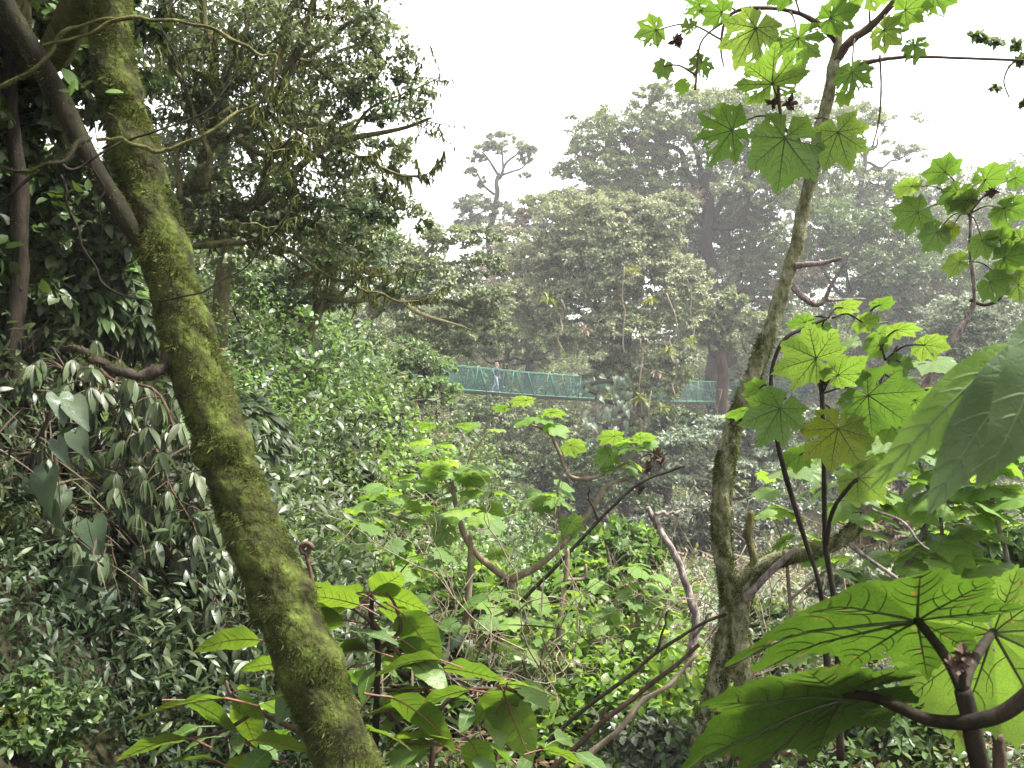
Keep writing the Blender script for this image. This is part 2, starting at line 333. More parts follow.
# ------------------------------------------------------------------ ground
def ground_z(x, y):
    x = np.asarray(x, float); y = np.asarray(y, float)
    ys = [-200, -8, 0, 3, 8, 16, 22, 34, 44, 60, 80, 120, 240]; zs = [8, -.5, -1.6, -1.75, -2.7, -4.1, -6.5, -14, -15, -8, -2, 3, 12]
    z = np.interp(y, ys, zs)
    d = np.maximum(0, -x - 1.0 + .12 * (np.clip(y, 3, 30) - 6)); s = np.clip(.75 + .05 * y, .6, 1.7)
    bank = 9 * (1 - np.exp(-d * s / 9)); bank = bank * np.clip((y + 6) / 8, .1, 1)
    r = np.maximum(0, x - 6 - .12 * np.maximum(y, 0)); z = z + bank + 6 * (1 - np.exp(-r * .35 / 6))
    z = z + .18 * np.sin(x * 1.3 + y * .7) * np.cos(y * .9 - x * .4) + .1 * np.sin(x * 3.1) * np.sin(y * 2.7)
    return z
def hit(px, py, y0=2., y1=100.):
    """where the sight line through a pixel meets the ground"""
    Y = np.linspace(y0, y1, 3000); q = (384 - py) / FPX * Y; zz = ground_z((px - 512) / FPX * Y, Y)
    i = np.argmax(q < zz)
    return P(px, py, Y[i]) if (q < zz).any() else P(px, py, y1)
gx = np.concatenate([np.linspace(-150, -22, 24), np.linspace(-20, 20, 130), np.linspace(22, 150, 24)])
gy = np.concatenate([np.linspace(-60, -3, 14), np.linspace(-2, 40, 140), np.linspace(41, 90, 50), np.linspace(95, 200, 16)])
X, Yg = np.meshgrid(gx, gy); Z = ground_z(X, Yg); nx = len(gx); ny = len(gy)
ii = (np.arange(ny - 1)[:, None] * nx + np.arange(nx - 1)[None]).ravel()
GROUND = bark_mat('leaf_litter_soil', [(.008, .007, .004), (.016, .013, .008), (.028, .026, .012), (.045, .035, .02)], 3, 1., .95, (1, 1, 1), .1)
go = link(bpy.data.objects.new('ground', mesh_data('ground', np.stack([X, Yg, Z], -1).reshape(-1, 3), [np.stack([ii, ii + 1, ii + nx + 1, ii + nx], -1)], GROUND)))
tag(go, 'steep brown forest floor falling into the ravine', kind='structure')

# undergrowth nobody could count
g = np.random.default_rng(5)
def scatter(n, y0, y1, xf, pw, side=None):
    Y = y0 + (y1 - y0) * g.random(n) ** pw; x = g.uniform(-xf, xf, n) * (Y + 2); 
    return x, Y
def undergrowth(name, label, n, y0, y1, size, mat, tm, hgt, cat, seed, keep=None, per=14):
    global g; g = np.random.default_rng(seed)
    k = n // per; x, Y = scatter(k, y0, y1, .75, 1.0)
    if keep is not None: s = keep(x, Y); x, Y = x[s], Y[s]
    k = len(x); z = ground_z(x, Y); h = g.uniform(0.2, 1, k) ** 1.5 * hgt
    ci = np.repeat(np.arange(k), per); N = len(ci)
    u = sph(g, N); u[:, 2] = abs(u[:, 2])
    pos = np.stack([x, Y, z], 1)[ci] + u * (h[ci] * g.uniform(.3, 1, N))[:, None] * np.array([.9, .9, 1])
    no = nrm(UP * .8 + u * .5 + g.normal(0, .4, (N, 3))); al = nrm(u + g.normal(0, .6, (N, 3)) - UP * .2)
    mb = MB(); mb.add(*leafset(tm, pos, al, no, size * g.uniform(.5, 1.3, N)))
    o = mb.build(name, LM[mat]); tag(o, label, cat, kind='stuff'); return o
def blanket(name, label, n, y0, y1, x0, x1, size, mat, tm, h0, h1, seed, keep=None, per=16, spow=.6, hollow=-.2):
    """mounded leaf cover: even in the picture's depth, mounds h0..h1 high over the real ground"""
    w0 = x1 - x0; x0 = -1.0 if x0 < -.61 else x0; x1 = .95 if x1 > .58 else x1; n = int(n * (x1 - x0) / w0)   # carry on past the frame
    g = np.random.default_rng(seed); k = n // per; Y = y0 * (y1 / y0) ** g.random(k); x = g.uniform(x0, x1, k) * Y
    if keep is not None: s_ = keep(x, Y); x, Y = x[s_], Y[s_]
    q_ = np.sqrt(Y / 10) * .8; hol = np.sin(x * 2.1 / q_ + seed * .7) + np.sin(Y * 1.6 / q_ + x * .8 + seed * 1.9) + .6 * np.sin(x * 4.3 / q_ - Y * 2.9) + g.normal(0, .35, len(x)); s_ = hol > hollow; x, Y = x[s_], Y[s_]
    k = len(x); sc = (Y / 10) ** spow
    md = .5 + .25 * np.sin(x * 1.7 / sc + seed) * np.sin(Y * 1.5 / sc + 1) + .25 * np.sin(x * .7 + Y * .9 + seed * 2) + g.normal(0, .12, k)
    h = (h0 + (h1 - h0) * np.clip(md, 0, 1.2)) * sc; rc = g.uniform(.12, .3, k) * sc * (1 + h1 * .3)
    c = np.stack([x, Y, ground_z(x, Y) + h * g.uniform(.55, 1., k)], 1)
    ci = np.repeat(np.arange(k), per); N = len(ci); u = sph(g, N); u[:, 2] = np.where(u[:, 2] < -.3, -u[:, 2], u[:, 2])
    pos = c[ci] + u * (rc[ci] * g.uniform(.4, 1, N))[:, None]
    no = nrm(UP * .6 + u * .55 + g.normal(0, .45, (N, 3))); al = nrm(u * .7 + g.normal(0, .6, (N, 3)) - UP * .25)
    mb = MB(); mb.add(*leafset(tm, pos, al, no, (size * sc[ci]) * g.uniform(.5, 1.3, N))); o = mb.build(name, LM[mat]); tag(o, label, kind='stuff'); return o
LEFT = lambda x, y: x < -.02 * y - .0
blanket('bank_undergrowth', 'leafy tangle covering the left bank', 110000, 8, 40, -.66, .06, .085, 'mid', T_OVAL, .2, 1.5, 2)
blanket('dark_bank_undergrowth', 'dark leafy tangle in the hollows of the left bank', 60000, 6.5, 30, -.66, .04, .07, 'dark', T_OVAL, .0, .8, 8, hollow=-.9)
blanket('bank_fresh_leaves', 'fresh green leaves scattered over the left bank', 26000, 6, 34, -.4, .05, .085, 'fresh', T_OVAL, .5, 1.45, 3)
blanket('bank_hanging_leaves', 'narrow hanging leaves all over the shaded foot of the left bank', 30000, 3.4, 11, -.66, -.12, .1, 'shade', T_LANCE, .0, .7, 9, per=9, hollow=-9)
blanket('shaded_bank_sprays', 'grey-green hanging sprays over the dark left bank', 13000, 3.8, 9.5, -.66, -.16, .13, 'droop', T_LANCE, .8, 1.8, 27, per=9, hollow=.1)
T_STICK = t_oval(.035, 0, .12, 4)
blanket('broad_leaf_patches', 'patches of broader pale leaves on the left bank', 16000, 5, 34, -.62, .04, .15, 'blue', T_OVAL, .5, 1.5, 21, hollow=.7)
blanket('light_leaf_patches', 'patches of small light leaves on the left bank', 60000, 7, 36, -.5, .05, .055, 'fresh', T_OVAL, .5, 1.6, 22, hollow=.5)
blanket('brown_leaf_patches', 'patches of dry brown foliage on the left bank', 22000, 7, 36, -.5, .05, .06, 'pink', T_OVAL, .4, 1.5, 23, hollow=.8)
blanket('bare_twigs', 'thin bare twigs sticking out of the bank', 4500, 4, 30, -.64, .04, .45, 'dark_twig', T_STICK, .4, 1.5, 24, per=5)
blanket('pale_twigs', 'thin pale stalks all through the near undergrowth', 7000, 4.2, 20, -.12, .6, .4, 'pink', T_STICK, .2, .9, 25, per=5)
blanket('bright_undergrowth', 'bright green leafy herbs on the near slope in the centre', 24000, 4.2, 14, -.16, .22, .1, 'lime', T_OVALS, .3, 1.0, 26, hollow=.1)
blanket('near_undergrowth', 'low leafy plants over the near forest floor', 50000, 3.2, 20, -.15, .66, .08, 'mid', T_OVAL, .1, .7, 1)
blanket('pale_undergrowth', 'pale herbs on the open right slope', 60000, 7, 30, .03, .66, .08, 'pale', T_OVAL, .1, .8, 4)
blanket('bluish_undergrowth', 'bluish herbs around the foot of the slender tree', 26000, 5, 26, .0, .5, .08, 'blue', T_OVAL, .1, .8, 10)
blanket('dry_undergrowth', 'brown dry herbs on the open right slope', 40000, 6, 26, .08, .6, .08, 'pink', T_LANCE, .1, .8, 6)
blanket('fallen_leaves', 'dead brown leaves and stalks under the crossing sticks', 16000, 3.4, 12, -.1, .5, .08, 'brown', T_LANCE, .02, .45, 11)
blanket('ravine_undergrowth', 'scrub lining the ravine under the bridge', 110000, 24, 95, -.3, .66, .12, 'olive', T_DIA, .5, 2.0, 7)
blanket('ravine_grey_scrub', 'grey scrub lining the far side of the ravine', 70000, 40, 100, -.3, .66, .12, 'grey', T_DIA, .6, 2.6, 12)

# ------------------------------------------------------------------ trees and shrubs
def foot(px, py, Y): p_ = P(px, py, Y); return (p_[0], p_[1], min(float(ground_z(p_[0], p_[1])), p_[2]))
def fib(mb, base, tips, rad, seed, k=7, seg=7, wob=.0, m=0):
    for i, t in enumerate(tips):
        b = np.asarray(base, float); t = np.asarray(t, float); mid = b * .45 + t * .55 + np.array([0, 0, -.12 * np.linalg.norm(t - b)])
        pts = spline([b, mid, t], k); pts = wobble(pts, wob, seed + i); pts[0] = b
        mb.add(*tube(pts, np.linspace(rad, rad * .25, len(pts)), seg, .08, seed + i), m)
def ramify(mb, p0, d, L, r, depth, g, m=0, kids=4, jit=.28, lift=.0, seg=5):
    n = 9; p = np.array(p0, float); d = nrm(np.array(d, float)); pts = [p.copy()]
    for i in range(n):
        d = nrm(d + g.normal(0, jit, 3) + UP * lift); p = p + d * L / n; pts.append(p.copy())
    pts = np.array(pts); mb.add(*tube(pts, np.linspace(r, r * .35, n + 1), seg, .15 if r > .01 else 0, int(g.integers(1e6))), m)
    if depth > 0:
        for _ in range(kids):
            i = int(g.integers(2, n + 1)); dd = nrm((pts[min(i + 1, n)] - pts[i - 1]) + sph(g, 1)[0] * np.linalg.norm(pts[min(i + 1, n)] - pts[i - 1]) * 1.1)
            ramify(mb, pts[i], dd, L * g.uniform(.35, .65), r * .5, depth - 1, g, m, kids, jit, lift, max(4, seg - 1))
def tree(name, label, Y, lobes, trunk, n, size, mat, bark=BARK, seed=0, limbs=None, group=None, extra=None, tm=T_DIA, cat='tree', depth=1., over=None, **kw):
    """lobes: (px, py, rx_px, ry_px, dY) ; trunk: rows (px, py, halfwidth_px) from base up, its foot set on the ground"""
    s = Y / FPX
    L = [list(P(l[0], l[1], Y + (l[4] if len(l) > 4 else 0))) + [l[2] * s, max(l[2], l[3]) * .85 * s * depth, l[3] * s] for l in lobes]
    rows = [(a, b, Y, c) for a, b, c in trunk]; foot = P(*rows[0][:3]); gz = ground_z(foot[0], foot[1])
    base = np.array([foot[0], foot[1], float(gz)])
    o = thing(name, label, cat, base, group)
    pts, rad = pxpath(rows, 6)
    if base[2] < pts[0][2] - .05: pts = np.vstack([base - [0, 0, .2], pts]); rad = np.concatenate([[rad[0] * 1.25], rad])
    pts = wobble(pts, rad.mean() * .35, seed)
    MB().add(*tube(pts, rad, 10, .1, seed, tail=True)).build('trunk', bark, o)
    top = pts[-1]
    if limbs is None:
        for i, l in enumerate(L[:9]):
            a = pts[int(len(pts) * .6) + (i * 3) % max(1, int(len(pts) * .38))]
            t = np.array(l[:3]) + np.array([0, 0, -.1 * l[5]])
            m = MB(); fib(m, a, [t], max(rad[-1] * .8, .03 * s * FPX / Y + .02), seed * 7 + i, wob=.03 * s * 20)
            # finer limbs inside the lobe
            g = np.random.default_rng(seed * 31 + i)
            tips = [t + sph(g, 1)[0] * np.array(l[3:6]) * .75 for _ in range(4)]
            fib(m, t, tips, max(rad[-1] * .35, .015), seed * 9 + i, seg=5, wob=.02 * s * 20)
            m.build('branch', bark, o)
    else:
        for i, rws in enumerate(limbs):
            p, r = pxpath([(a, b, Y + (e[0] if e else 0), c) for a, b, c, *e in rws], 6); p = wobble(p, r.mean() * .5, seed * 5 + i)
            MB().add(*tube(p, r, 7, .1, seed + i, tail=True)).build('branch', bark, o)
    mb = MB(); crown(mb, L, n, size, tm, seed, **kw)
    mats = [LM[mat]]
    if over:      # unseen canopy above and behind the viewer, added to darken what stands near
        Lo, no_, so_ = over; crown(mb, Lo, no_, so_, tm, seed + 3, low=-.9, shell=(.2, 1.05))
        for i, l in enumerate(Lo): m_ = MB(); fib(m_, pts[int(len(pts) * .7)], [np.array(l[:3])], .09, seed + i, wob=.05); m_.build('branch', bark, o)
    if extra:
        for e in extra:
            crown(mb, [list(P(l[0], l[1], Y + (l[4] if len(l) > 4 else 0))) + [l[2] * s, l[2] * s * .8, l[3] * s] for l in e['lobes']], e['n'], e.get('size', size), e.get('tm', tm), seed + 77, m=len(mats), **e.get('kw', {})); mats.append(LM[e['mat']])
    mb.build('crown', mats, o, smooth=False)
    return o
BG = 'trees of the far ravine side'
# --- far trees
fl = []
g = np.random.default_rng(77)
for yy in range(190, 470, 26):
    for xx in range(400, 1100, 34):
        if yy < 245 and xx < 580: continue
        if yy < 275 and xx < 500: continue
        if yy < 215 and xx > 780: continue
        fl.append(list(P(xx + g.uniform(-14, 14), yy + g.uniform(-10, 10) + (10 if xx > 760 else 0), 92 + g.uniform(-5, 5))) + [3.4, 3.2, 2.8])
for mt, sd, n_ in (('olive', 1, 70000), ('greyl', 2, 80000), ('pink', 3, 36000), ('mid', 4, 26000)):
    mb = MB(); q = [l for i, l in enumerate(fl) if (i * 7 + sd * 3) % 4 != 0]; crown(mb, q, n_, .34, T_DIA, 700 + sd, clump=.3)
    o = mb.build('distant_forest', LM[mt], None, smooth=False); tag(o, dict(olive='olive', greyl='grey-green', pink='brownish', mid='green')[mt] + ' foliage of the distant forest closing the view behind the bridge', kind='stuff')
tree('umbrella_tree', 'lone far tree with a flat cloud-like crown against the white sky', 85,
     [(490, 152, 18, 8), (515, 150, 17, 8), (503, 139, 14, 6), (528, 160, 9, 5), (476, 160, 9, 5), (470, 175, 8, 5), (484, 185, 8, 6), (526, 178, 7, 4), (476, 208, 18, 14), (502, 214, 14, 12), (490, 232, 26, 14), (468, 225, 14, 12)],
     [(492, 300, 4), (490, 250, 3.4), (493, 215, 2.8), (497, 190, 2.6), (500, 172, 2)], 20000, .26, 'grey', seed=11,
     limbs=[[(500, 178, 1.80), (492, 165, 1.20), (482, 152, 0.72)], [(498, 180, 1.80), (508, 162, 1.20), (520, 150, 0.72)], [(494, 195, 1.50), (482, 182, 1.20), (474, 168, 0.60)], [(503, 170, 1.20), (502, 150, 0.90), (500, 140, 0.60)], [(502, 176, 1.20), (520, 168, 0.90), (532, 158, 0.60)]], clump=.34, low=-.2, group=BG)
tree('emergent_tree', 'huge tree with dark spreading limbs above the other crowns', 66,
     [(590, 150, 34, 12), (630, 118, 34, 13), (665, 100, 36, 12), (640, 165, 32, 14), (720, 108, 40, 14, 2), (690, 135, 34, 14), (770, 118, 36, 14, 3), (745, 152, 34, 16), (800, 150, 30, 12, 4), (610, 190, 36, 18), (690, 185, 30, 15, 3), (780, 185, 34, 16, 2), (575, 175, 25, 12), (650, 135, 35, 18), (740, 215, 40, 20, 3), (700, 115, 60, 20, 2), (620, 140, 50, 20), (740, 130, 60, 22, 2), (800, 180, 50, 26, 3), (640, 195, 50, 24, 2), (820, 140, 40, 20, 3), (850, 120, 36, 16, 3), (700, 165, 60, 26, 2), (745, 190, 50, 24, 1), (660, 210, 50, 24, 2), (600, 175, 50, 20), (790, 215, 50, 24, 2)],
     [(712, 420, 6), (712, 330, 6), (710, 260, 6), (706, 205, 6), (704, 170, 4)], 110000, .23, 'olive', DARKB, seed=12,
     limbs=[[(706, 210, 3.72), (690, 175, 3.10), (675, 150, 2.48), (640, 140, 1.86), (600, 148, 0.93)], [(704, 190, 3.10), (698, 160, 2.48), (690, 140, 1.86), (665, 112, 0.99)], [(708, 215, 3.72), (728, 196, 3.10), (742, 180, 2.48), (770, 150, 1.55), (800, 145, 0.93)], [(706, 180, 2.48), (716, 150, 1.86), (722, 115, 0.93)], [(710, 230, 3.72), (735, 222, 3.10), (748, 205, 3.10), (746, 180, 2.48), (742, 155, 1.24)], [(705, 225, 3.10), (680, 205, 2.48), (640, 195, 1.55), (612, 190, 0.93)], [(738, 195, 1.86), (760, 205, 1.55), (785, 190, 0.93)]],
     clump=.3, low=-.4, flat=.6, group=BG, extra=[dict(lobes=[(640, 150, 26, 12), (600, 160, 22, 9), (690, 200, 20, 12)], n=5000, mat='pink', size=.28)])
tree('spreading_tree', 'thin far tree with loose flat layers of leaves behind the slender trunk', 78,
     [(800, 105, 34, 9), (840, 120, 36, 10), (885, 125, 40, 9), (860, 150, 36, 10), (905, 155, 24, 8), (830, 175, 34, 12), (880, 185, 40, 12), (850, 205, 36, 12)],
     [(862, 330, 5), (860, 260, 4), (858, 200, 3), (862, 150, 2)], 9500, .27, 'grey', seed=13, clump=.3, low=-.2, flat=.5, group=BG)
tree('rounded_tree', 'far tree crown low on the skyline at the right edge', 80, [(935, 195, 40, 22), (990, 190, 50, 24), (1040, 185, 50, 30), (960, 235, 60, 34), (1020, 250, 60, 44), (895, 205, 34, 22), (860, 190, 34, 20), (820, 205, 40, 26), (900, 250, 60, 34)],
     [(970, 380, 6), (968, 300, 5), (970, 250, 4)], 60000, .27, 'olive', seed=14, group=BG)
tree('rounded_tree', 'dense dark crown between the slender trunk and the upper leaf cluster', 62, [(840, 230, 46, 28), (895, 235, 42, 28), (860, 275, 60, 34), (920, 280, 56, 32), (815, 255, 40, 28), (880, 320, 60, 34), (980, 290, 50, 34), (940, 330, 60, 34), (1010, 330, 40, 34)],
     [(868, 420, 7), (866, 350, 6), (868, 280, 4)], 64000, .22, 'mid', seed=15, extra=[dict(lobes=[(850, 255, 40, 20), (920, 300, 40, 20), (800, 280, 30, 20)], n=9000, mat='pink')], group=BG)
tree('rounded_tree', 'grey-green crown directly left of the slender trunk', 70, [(700, 250, 40, 30), (745, 240, 40, 34), (720, 290, 50, 34), (765, 285, 40, 34), (690, 320, 40, 30), (740, 335, 50, 30), (780, 330, 40, 30), (730, 210, 26, 16)],
     [(735, 420, 6), (732, 350, 6), (730, 280, 4)], 70000, .22, 'grey', seed=16, group=BG, extra=[dict(lobes=[(700, 230, 30, 16), (760, 300, 34, 20), (720, 330, 34, 18)], n=9000, mat='pink'), dict(lobes=[(690, 270, 30, 26), (770, 255, 24, 30)], n=9000, mat='olive')])
tree('rounded_tree', 'brownish pink crown on the left flank of the big pale tree', 64, [(520, 250, 28, 26), (545, 225, 32, 24), (510, 285, 30, 28), (535, 270, 34, 30), (575, 205, 30, 18)],
     [(530, 400, 6), (528, 330, 5), (530, 270, 4)], 28000, .22, 'pink', seed=17, group=BG, extra=[dict(lobes=[(545, 210, 30, 16), (600, 200, 24, 12)], n=6000, mat='olive')])
tree('broad_crowned_tree', 'big pale grey-green tree standing before the bridge, its crown tallest in the centre', 47,
     [(600, 225, 44, 24), (560, 250, 34, 24), (640, 245, 36, 24), (585, 265, 46, 26), (640, 280, 50, 26), (560, 290, 34, 22), (600, 300, 44, 22), (680, 275, 28, 22), (540, 315, 30, 18), (625, 330, 46, 22), (590, 345, 34, 20), (670, 320, 30, 22), (655, 355, 34, 20), (620, 215, 30, 16), (575, 215, 40, 24), (530, 255, 34, 26), (520, 300, 34, 26), (650, 220, 40, 24), (680, 300, 36, 26), (560, 330, 40, 24), (600, 255, 60, 40)],
     [(628, 520, 10), (630, 440, 9), (628, 380, 8), (622, 320, 6), (612, 280, 4)], 150000, .17, 'greyl', seed=18, clump=.26, group=BG,
     extra=[dict(lobes=[(620, 385, 30, 26), (650, 400, 34, 30), (670, 375, 24, 24), (640, 430, 26, 26), (600, 380, 18, 20)], n=17000, mat='olive'), dict(lobes=[(655, 385, 26, 20), (632, 408, 20, 20)], n=3500, mat='pink')])
tree('small_tree', 'yellowish green small tree just above the bridge rail at its left end', 60, [(470, 345, 34, 16), (505, 340, 36, 20), (540, 350, 30, 18), (480, 320, 34, 18), (520, 315, 34, 18), (560, 340, 24, 24)],
     [(505, 420, 4), (505, 370, 3), (505, 340, 2)], 30000, .2, 'olive', seed=19, group=BG, extra=[dict(lobes=[(485, 335, 30, 12), (455, 350, 20, 12)], n=4500, mat='yellow')])
tree('rounded_tree', 'grey crown filling the gap right of the bridge end', 68, [(800, 360, 50, 34), (850, 350, 50, 34), (900, 360, 50, 34), (760, 375, 30, 30), (950, 290, 44, 40), (1000, 310, 50, 40)],
     [(850, 460, 5), (850, 400, 4), (850, 360, 3)], 46000, .24, 'grey', seed=20, group=BG)
tree('red_trunk_tree', 'tree with a bare straight reddish trunk beside the right bridge end', 50, [(722, 335, 30, 24), (700, 320, 24, 20), (745, 325, 24, 20), (722, 305, 24, 18)],
     [(724, 470, 7), (723, 415, 6), (722, 370, 6), (721, 335, 5)], 14000, .2, 'grey', BARKR, seed=21, group=BG)
tree('domed_tree', 'pale yellow-green dome-shaped tree below the upper right leaf cluster', 34, [(960, 322, 44, 28), (935, 345, 28, 24), (985, 345, 30, 26), (960, 360, 40, 26)],
     [(960, 470, 5), (960, 410, 4), (960, 360, 3)], 26000, .12, 'pale', seed=22, clump=.14, group=BG, extra=[dict(lobes=[(945, 385, 40, 18), (975, 375, 30, 18)], n=6000, mat='pink')])
tree('tangled_tree', 'reaching tree with bare crooked limbs and thin grey leaves over the left bank', 27,
     [(385, 260, 26, 14), (420, 245, 30, 14), (455, 240, 30, 14), (480, 265, 24, 14), (440, 280, 34, 12), (475, 300, 26, 12), (400, 300, 26, 12), (450, 325, 34, 14), (490, 325, 24, 22), (375, 235, 30, 16), (430, 350, 40, 16), (400, 270, 40, 24), (450, 300, 50, 24), (470, 240, 26, 12), (360, 215, 30, 14), (395, 335, 40, 20)],
     [(352, 420, 8), (356, 370, 7), (358, 330, 6), (368, 305, 5)], 26000, .12, 'grey', BARKM, seed=23,
     limbs=[[(358, 325, 5), (380, 292, 4), (410, 265, 3), (435, 240, 1.6)], [(362, 320, 4.5), (400, 305, 3.5), (440, 300, 2.4), (480, 312, 1.2)], [(372, 305, 4), (400, 300, 3, -1), (430, 318, 2, -1.5), (470, 330, 1, -2)], [(400, 272, 2.5), (430, 265, 2), (470, 262, 1)], [(360, 300, 3), (372, 270, 2.5), (376, 245, 1.5)], [(420, 303, 2), (450, 285, 1.4), (480, 270, .8)]],
     clump=.35, low=-.3, flat=.5, tm=T_OVAL)
# --- trees whose crowns are seen from above in the ravine
for nm, lab, Y, lb, n, sz, mt, sd in [
    ('tree_fern', 'whitish layered tree crown right behind the slender mossy trunk', 33, [(700, 440, 44, 10), (745, 425, 40, 9), (790, 420, 40, 10), (720, 465, 50, 12), (780, 450, 50, 12), (690, 480, 40, 10), (840, 440, 40, 12)], 22000, .17, 'pale', 31),
    ('rounded_tree', 'dull green crown directly beneath the middle of the bridge', 44, [(500, 415, 40, 16), (545, 420, 30, 18), (460, 420, 30, 18), (520, 450, 36, 20), (470, 455, 36, 20), (560, 455, 20, 18)], 26000, .17, 'grey', 32),
    ('rounded_tree', 'dark crown deep in the ravine to the right of the hanging big leaves', 40, [(650, 450, 30, 18), (680, 425, 30, 14), (645, 480, 30, 18), (690, 455, 26, 18)], 13000, .18, 'dark', 33),
    ('rounded_tree', 'bluish green crown low in the ravine beside the dead leaning branch', 26, [(640, 540, 40, 20), (690, 520, 40, 20), (620, 570, 40, 18), (680, 570, 44, 22), (720, 540, 40, 22), (700, 600, 40, 20), (760, 520, 40, 22)], 26000, .13, 'blue', 34),
    ('rounded_tree', 'dark shaded crown at the bottom of the ravine in the centre', 38, [(585, 470, 30, 22), (610, 500, 34, 22), (560, 500, 30, 24), (540, 480, 26, 20), (650, 510, 30, 14)], 16000, .18, 'dark', 35),
    ('rounded_tree', 'pale grey crown between the slender trunk and the palmate sapling', 30, [(800, 480, 40, 18), (850, 470, 40, 18), (900, 480, 40, 18), (950, 470, 40, 20), (1000, 460, 40, 24), (820, 510, 40, 18), (900, 420, 40, 16), (980, 420, 44, 18)], 26000, .14, 'pale', 36)]:
    cx = np.mean([l[0] for l in lb]); cy = max(l[1] for l in lb)
    tree(nm, lab, Y, lb, [(cx, cy + 60, 5), (cx, cy + 25, 4), (cx, cy - 10, 3)], n, sz, mt, seed=sd, low=-.2, flat=.5 if nm == 'tree_fern' else .75, tm=T_OVAL if Y < 35 else T_DIA)

ct = [o for o in C.objects if o.name.startswith('broad_crowned_tree')][0]; g = np.random.default_rng(55)
for x, y, r_ in ((655, 372, 9), (668, 350, 8), (640, 398, 10), (662, 408, 9), (610, 395, 8), (585, 330, 7), (548, 300, 7), (650, 300, 7), (632, 270, 6), (690, 340, 7)):
    k = 60; c = P(x, y, 43.5); d = sph(g, k); d[:, 2] = abs(d[:, 2]) * .7 - .25; mb = MB(); mb.add(*leafset(T_LONG, np.tile(c, (k, 1)) + d * .1, nrm(d), np.tile(UP, (k, 1)), r_ * 43.5 / FPX * g.uniform(.7, 1.5, k), np.full(k, 1.6))); mb.build('epiphyte', LM['pink' if int(x) % 2 else 'yellow'], ct)
for x, y0_, y1_ in ((598, 380, 470), (640, 330, 450), (672, 300, 400), (560, 300, 350), (622, 260, 350), (690, 280, 350), (650, 390, 480)):
    pp = wobble(np.linspace(P(x, y0_, 44), P(x + 3, y1_, 44), 14), .12, x); MB().add(*tube(pp, .035, 4)).build('hanging_vine', STEMP, ct)
# big-leaved climber hanging on the central tree
def climber(name, label, cat, spots, Y, seed, msize, mat=B_aroid):
    g = np.random.default_rng(seed); a = P(spots[0][0], spots[0][1], Y); o = thing(name, label, cat, (a[0], a[1], a[2]))
    pts = spline([P(x, y, Y + .1) for x, y in spots[::4]] + [P(spots[-1][0], spots[-1][1] + 8, Y + .1)], 4)
    MB().add(*tube(pts, .02 * Y / 8, 5)).build('stem', STEMD, o)
    tv, tf = T_HEART; mb = MB(); V = tv.copy(); mb.add(V, [tf]); me = mb.data('leaf', [mat])
    for x, y in spots:
        q = bpy.data.objects.new('leaf', me); s = msize * g.uniform(.7, 1.2); q.scale = (s * g.uniform(.6, .95), s, s)
        al = Vector(nrm([g.normal(0, .6), -.35, -1 + g.normal(0, .35)])); no = Vector(nrm([g.normal(0, .7), -1, .7 + g.normal(0, .5)]))
        xx = al.cross(no).normalized(); zz = xx.cross(al)
        q.location = Vector(P(x, y, Y - g.uniform(0, .04 * Y)))
        q.rotation_euler = Matrix((xx, al, zz)).transposed().to_euler(); link(q, o)
    return o
g = np.random.default_rng(9)
climber('climbing_plant', 'hanging climber with large heart-shaped grey-green leaves on the big central tree', 'climbing plant',
        [(g.uniform(583, 628) + (y - 420) * -.1, y) for y in np.linspace(374, 455, 64)], 43.5, 3, .42)

# ------------------------------------------------------------------ left bank bushes, set where sight lines meet the slope
def bush(label, px, py, rpx, n, size, mat, seed, tm=T_OVAL, group='bushes on the left bank', name='bush', extra=None, lift=.25, hgt=.8, mode='clump', clump=.3, y0=2., Yfix=None, droop=.25, stems=5):
    if Yfix is None: rpx *= 1.35; n = int(n * 1.5)
    h = hit(px, py, y0) if Yfix is None else P(px, py, Yfix)
    Y = h[1]; s = Y / FPX; g = np.random.default_rng(seed); gz = float(ground_z(h[0], Y)); r = rpx * s
    base = np.array([h[0], Y, gz]); ctr = np.array([h[0], Y, h[2]]) + UP * r * lift
    o = thing(name, label, 'bush', base, group)
    L = [list(ctr) + [r * .8, r * .8, r * hgt * .8]]
    for i in range(6):
        d = sph(g, 1)[0]; d[2] = abs(d[2]) * .6 - .12; L.append(list(ctr + d * r * .62) + [r * g.uniform(.35, .55)] * 2 + [r * hgt * g.uniform(.3, .5)])
    m = MB()
    for i in range(stems):
        t = np.array(L[1 + i % 6][:3]); fib(m, base - [0, 0, .1], [t], max(.012, r * .035), seed * 3 + i, seg=5, wob=r * .03)
        fib(m, t, [t + sph(g, 1)[0] * r * .3 for _ in range(3)], max(.006, r * .015), seed * 5 + i, seg=4, wob=r * .02)
    m.build('stems', STEMP if seed % 2 else STEMD, o)
    mb = MB(); crown(mb, L, n, size, tm, seed, clump=clump, mode=mode, droop=droop); mats = [LM[mat]]
    if extra: crown(mb, L, extra[1], extra[2] if len(extra) > 2 else size, tm, seed + 5, m=1, clump=clump, mode=mode, droop=droop, shell=(.9, 1.08), low=.1); mats.append(LM[extra[0]])
    mb.build('foliage', mats, o); return o
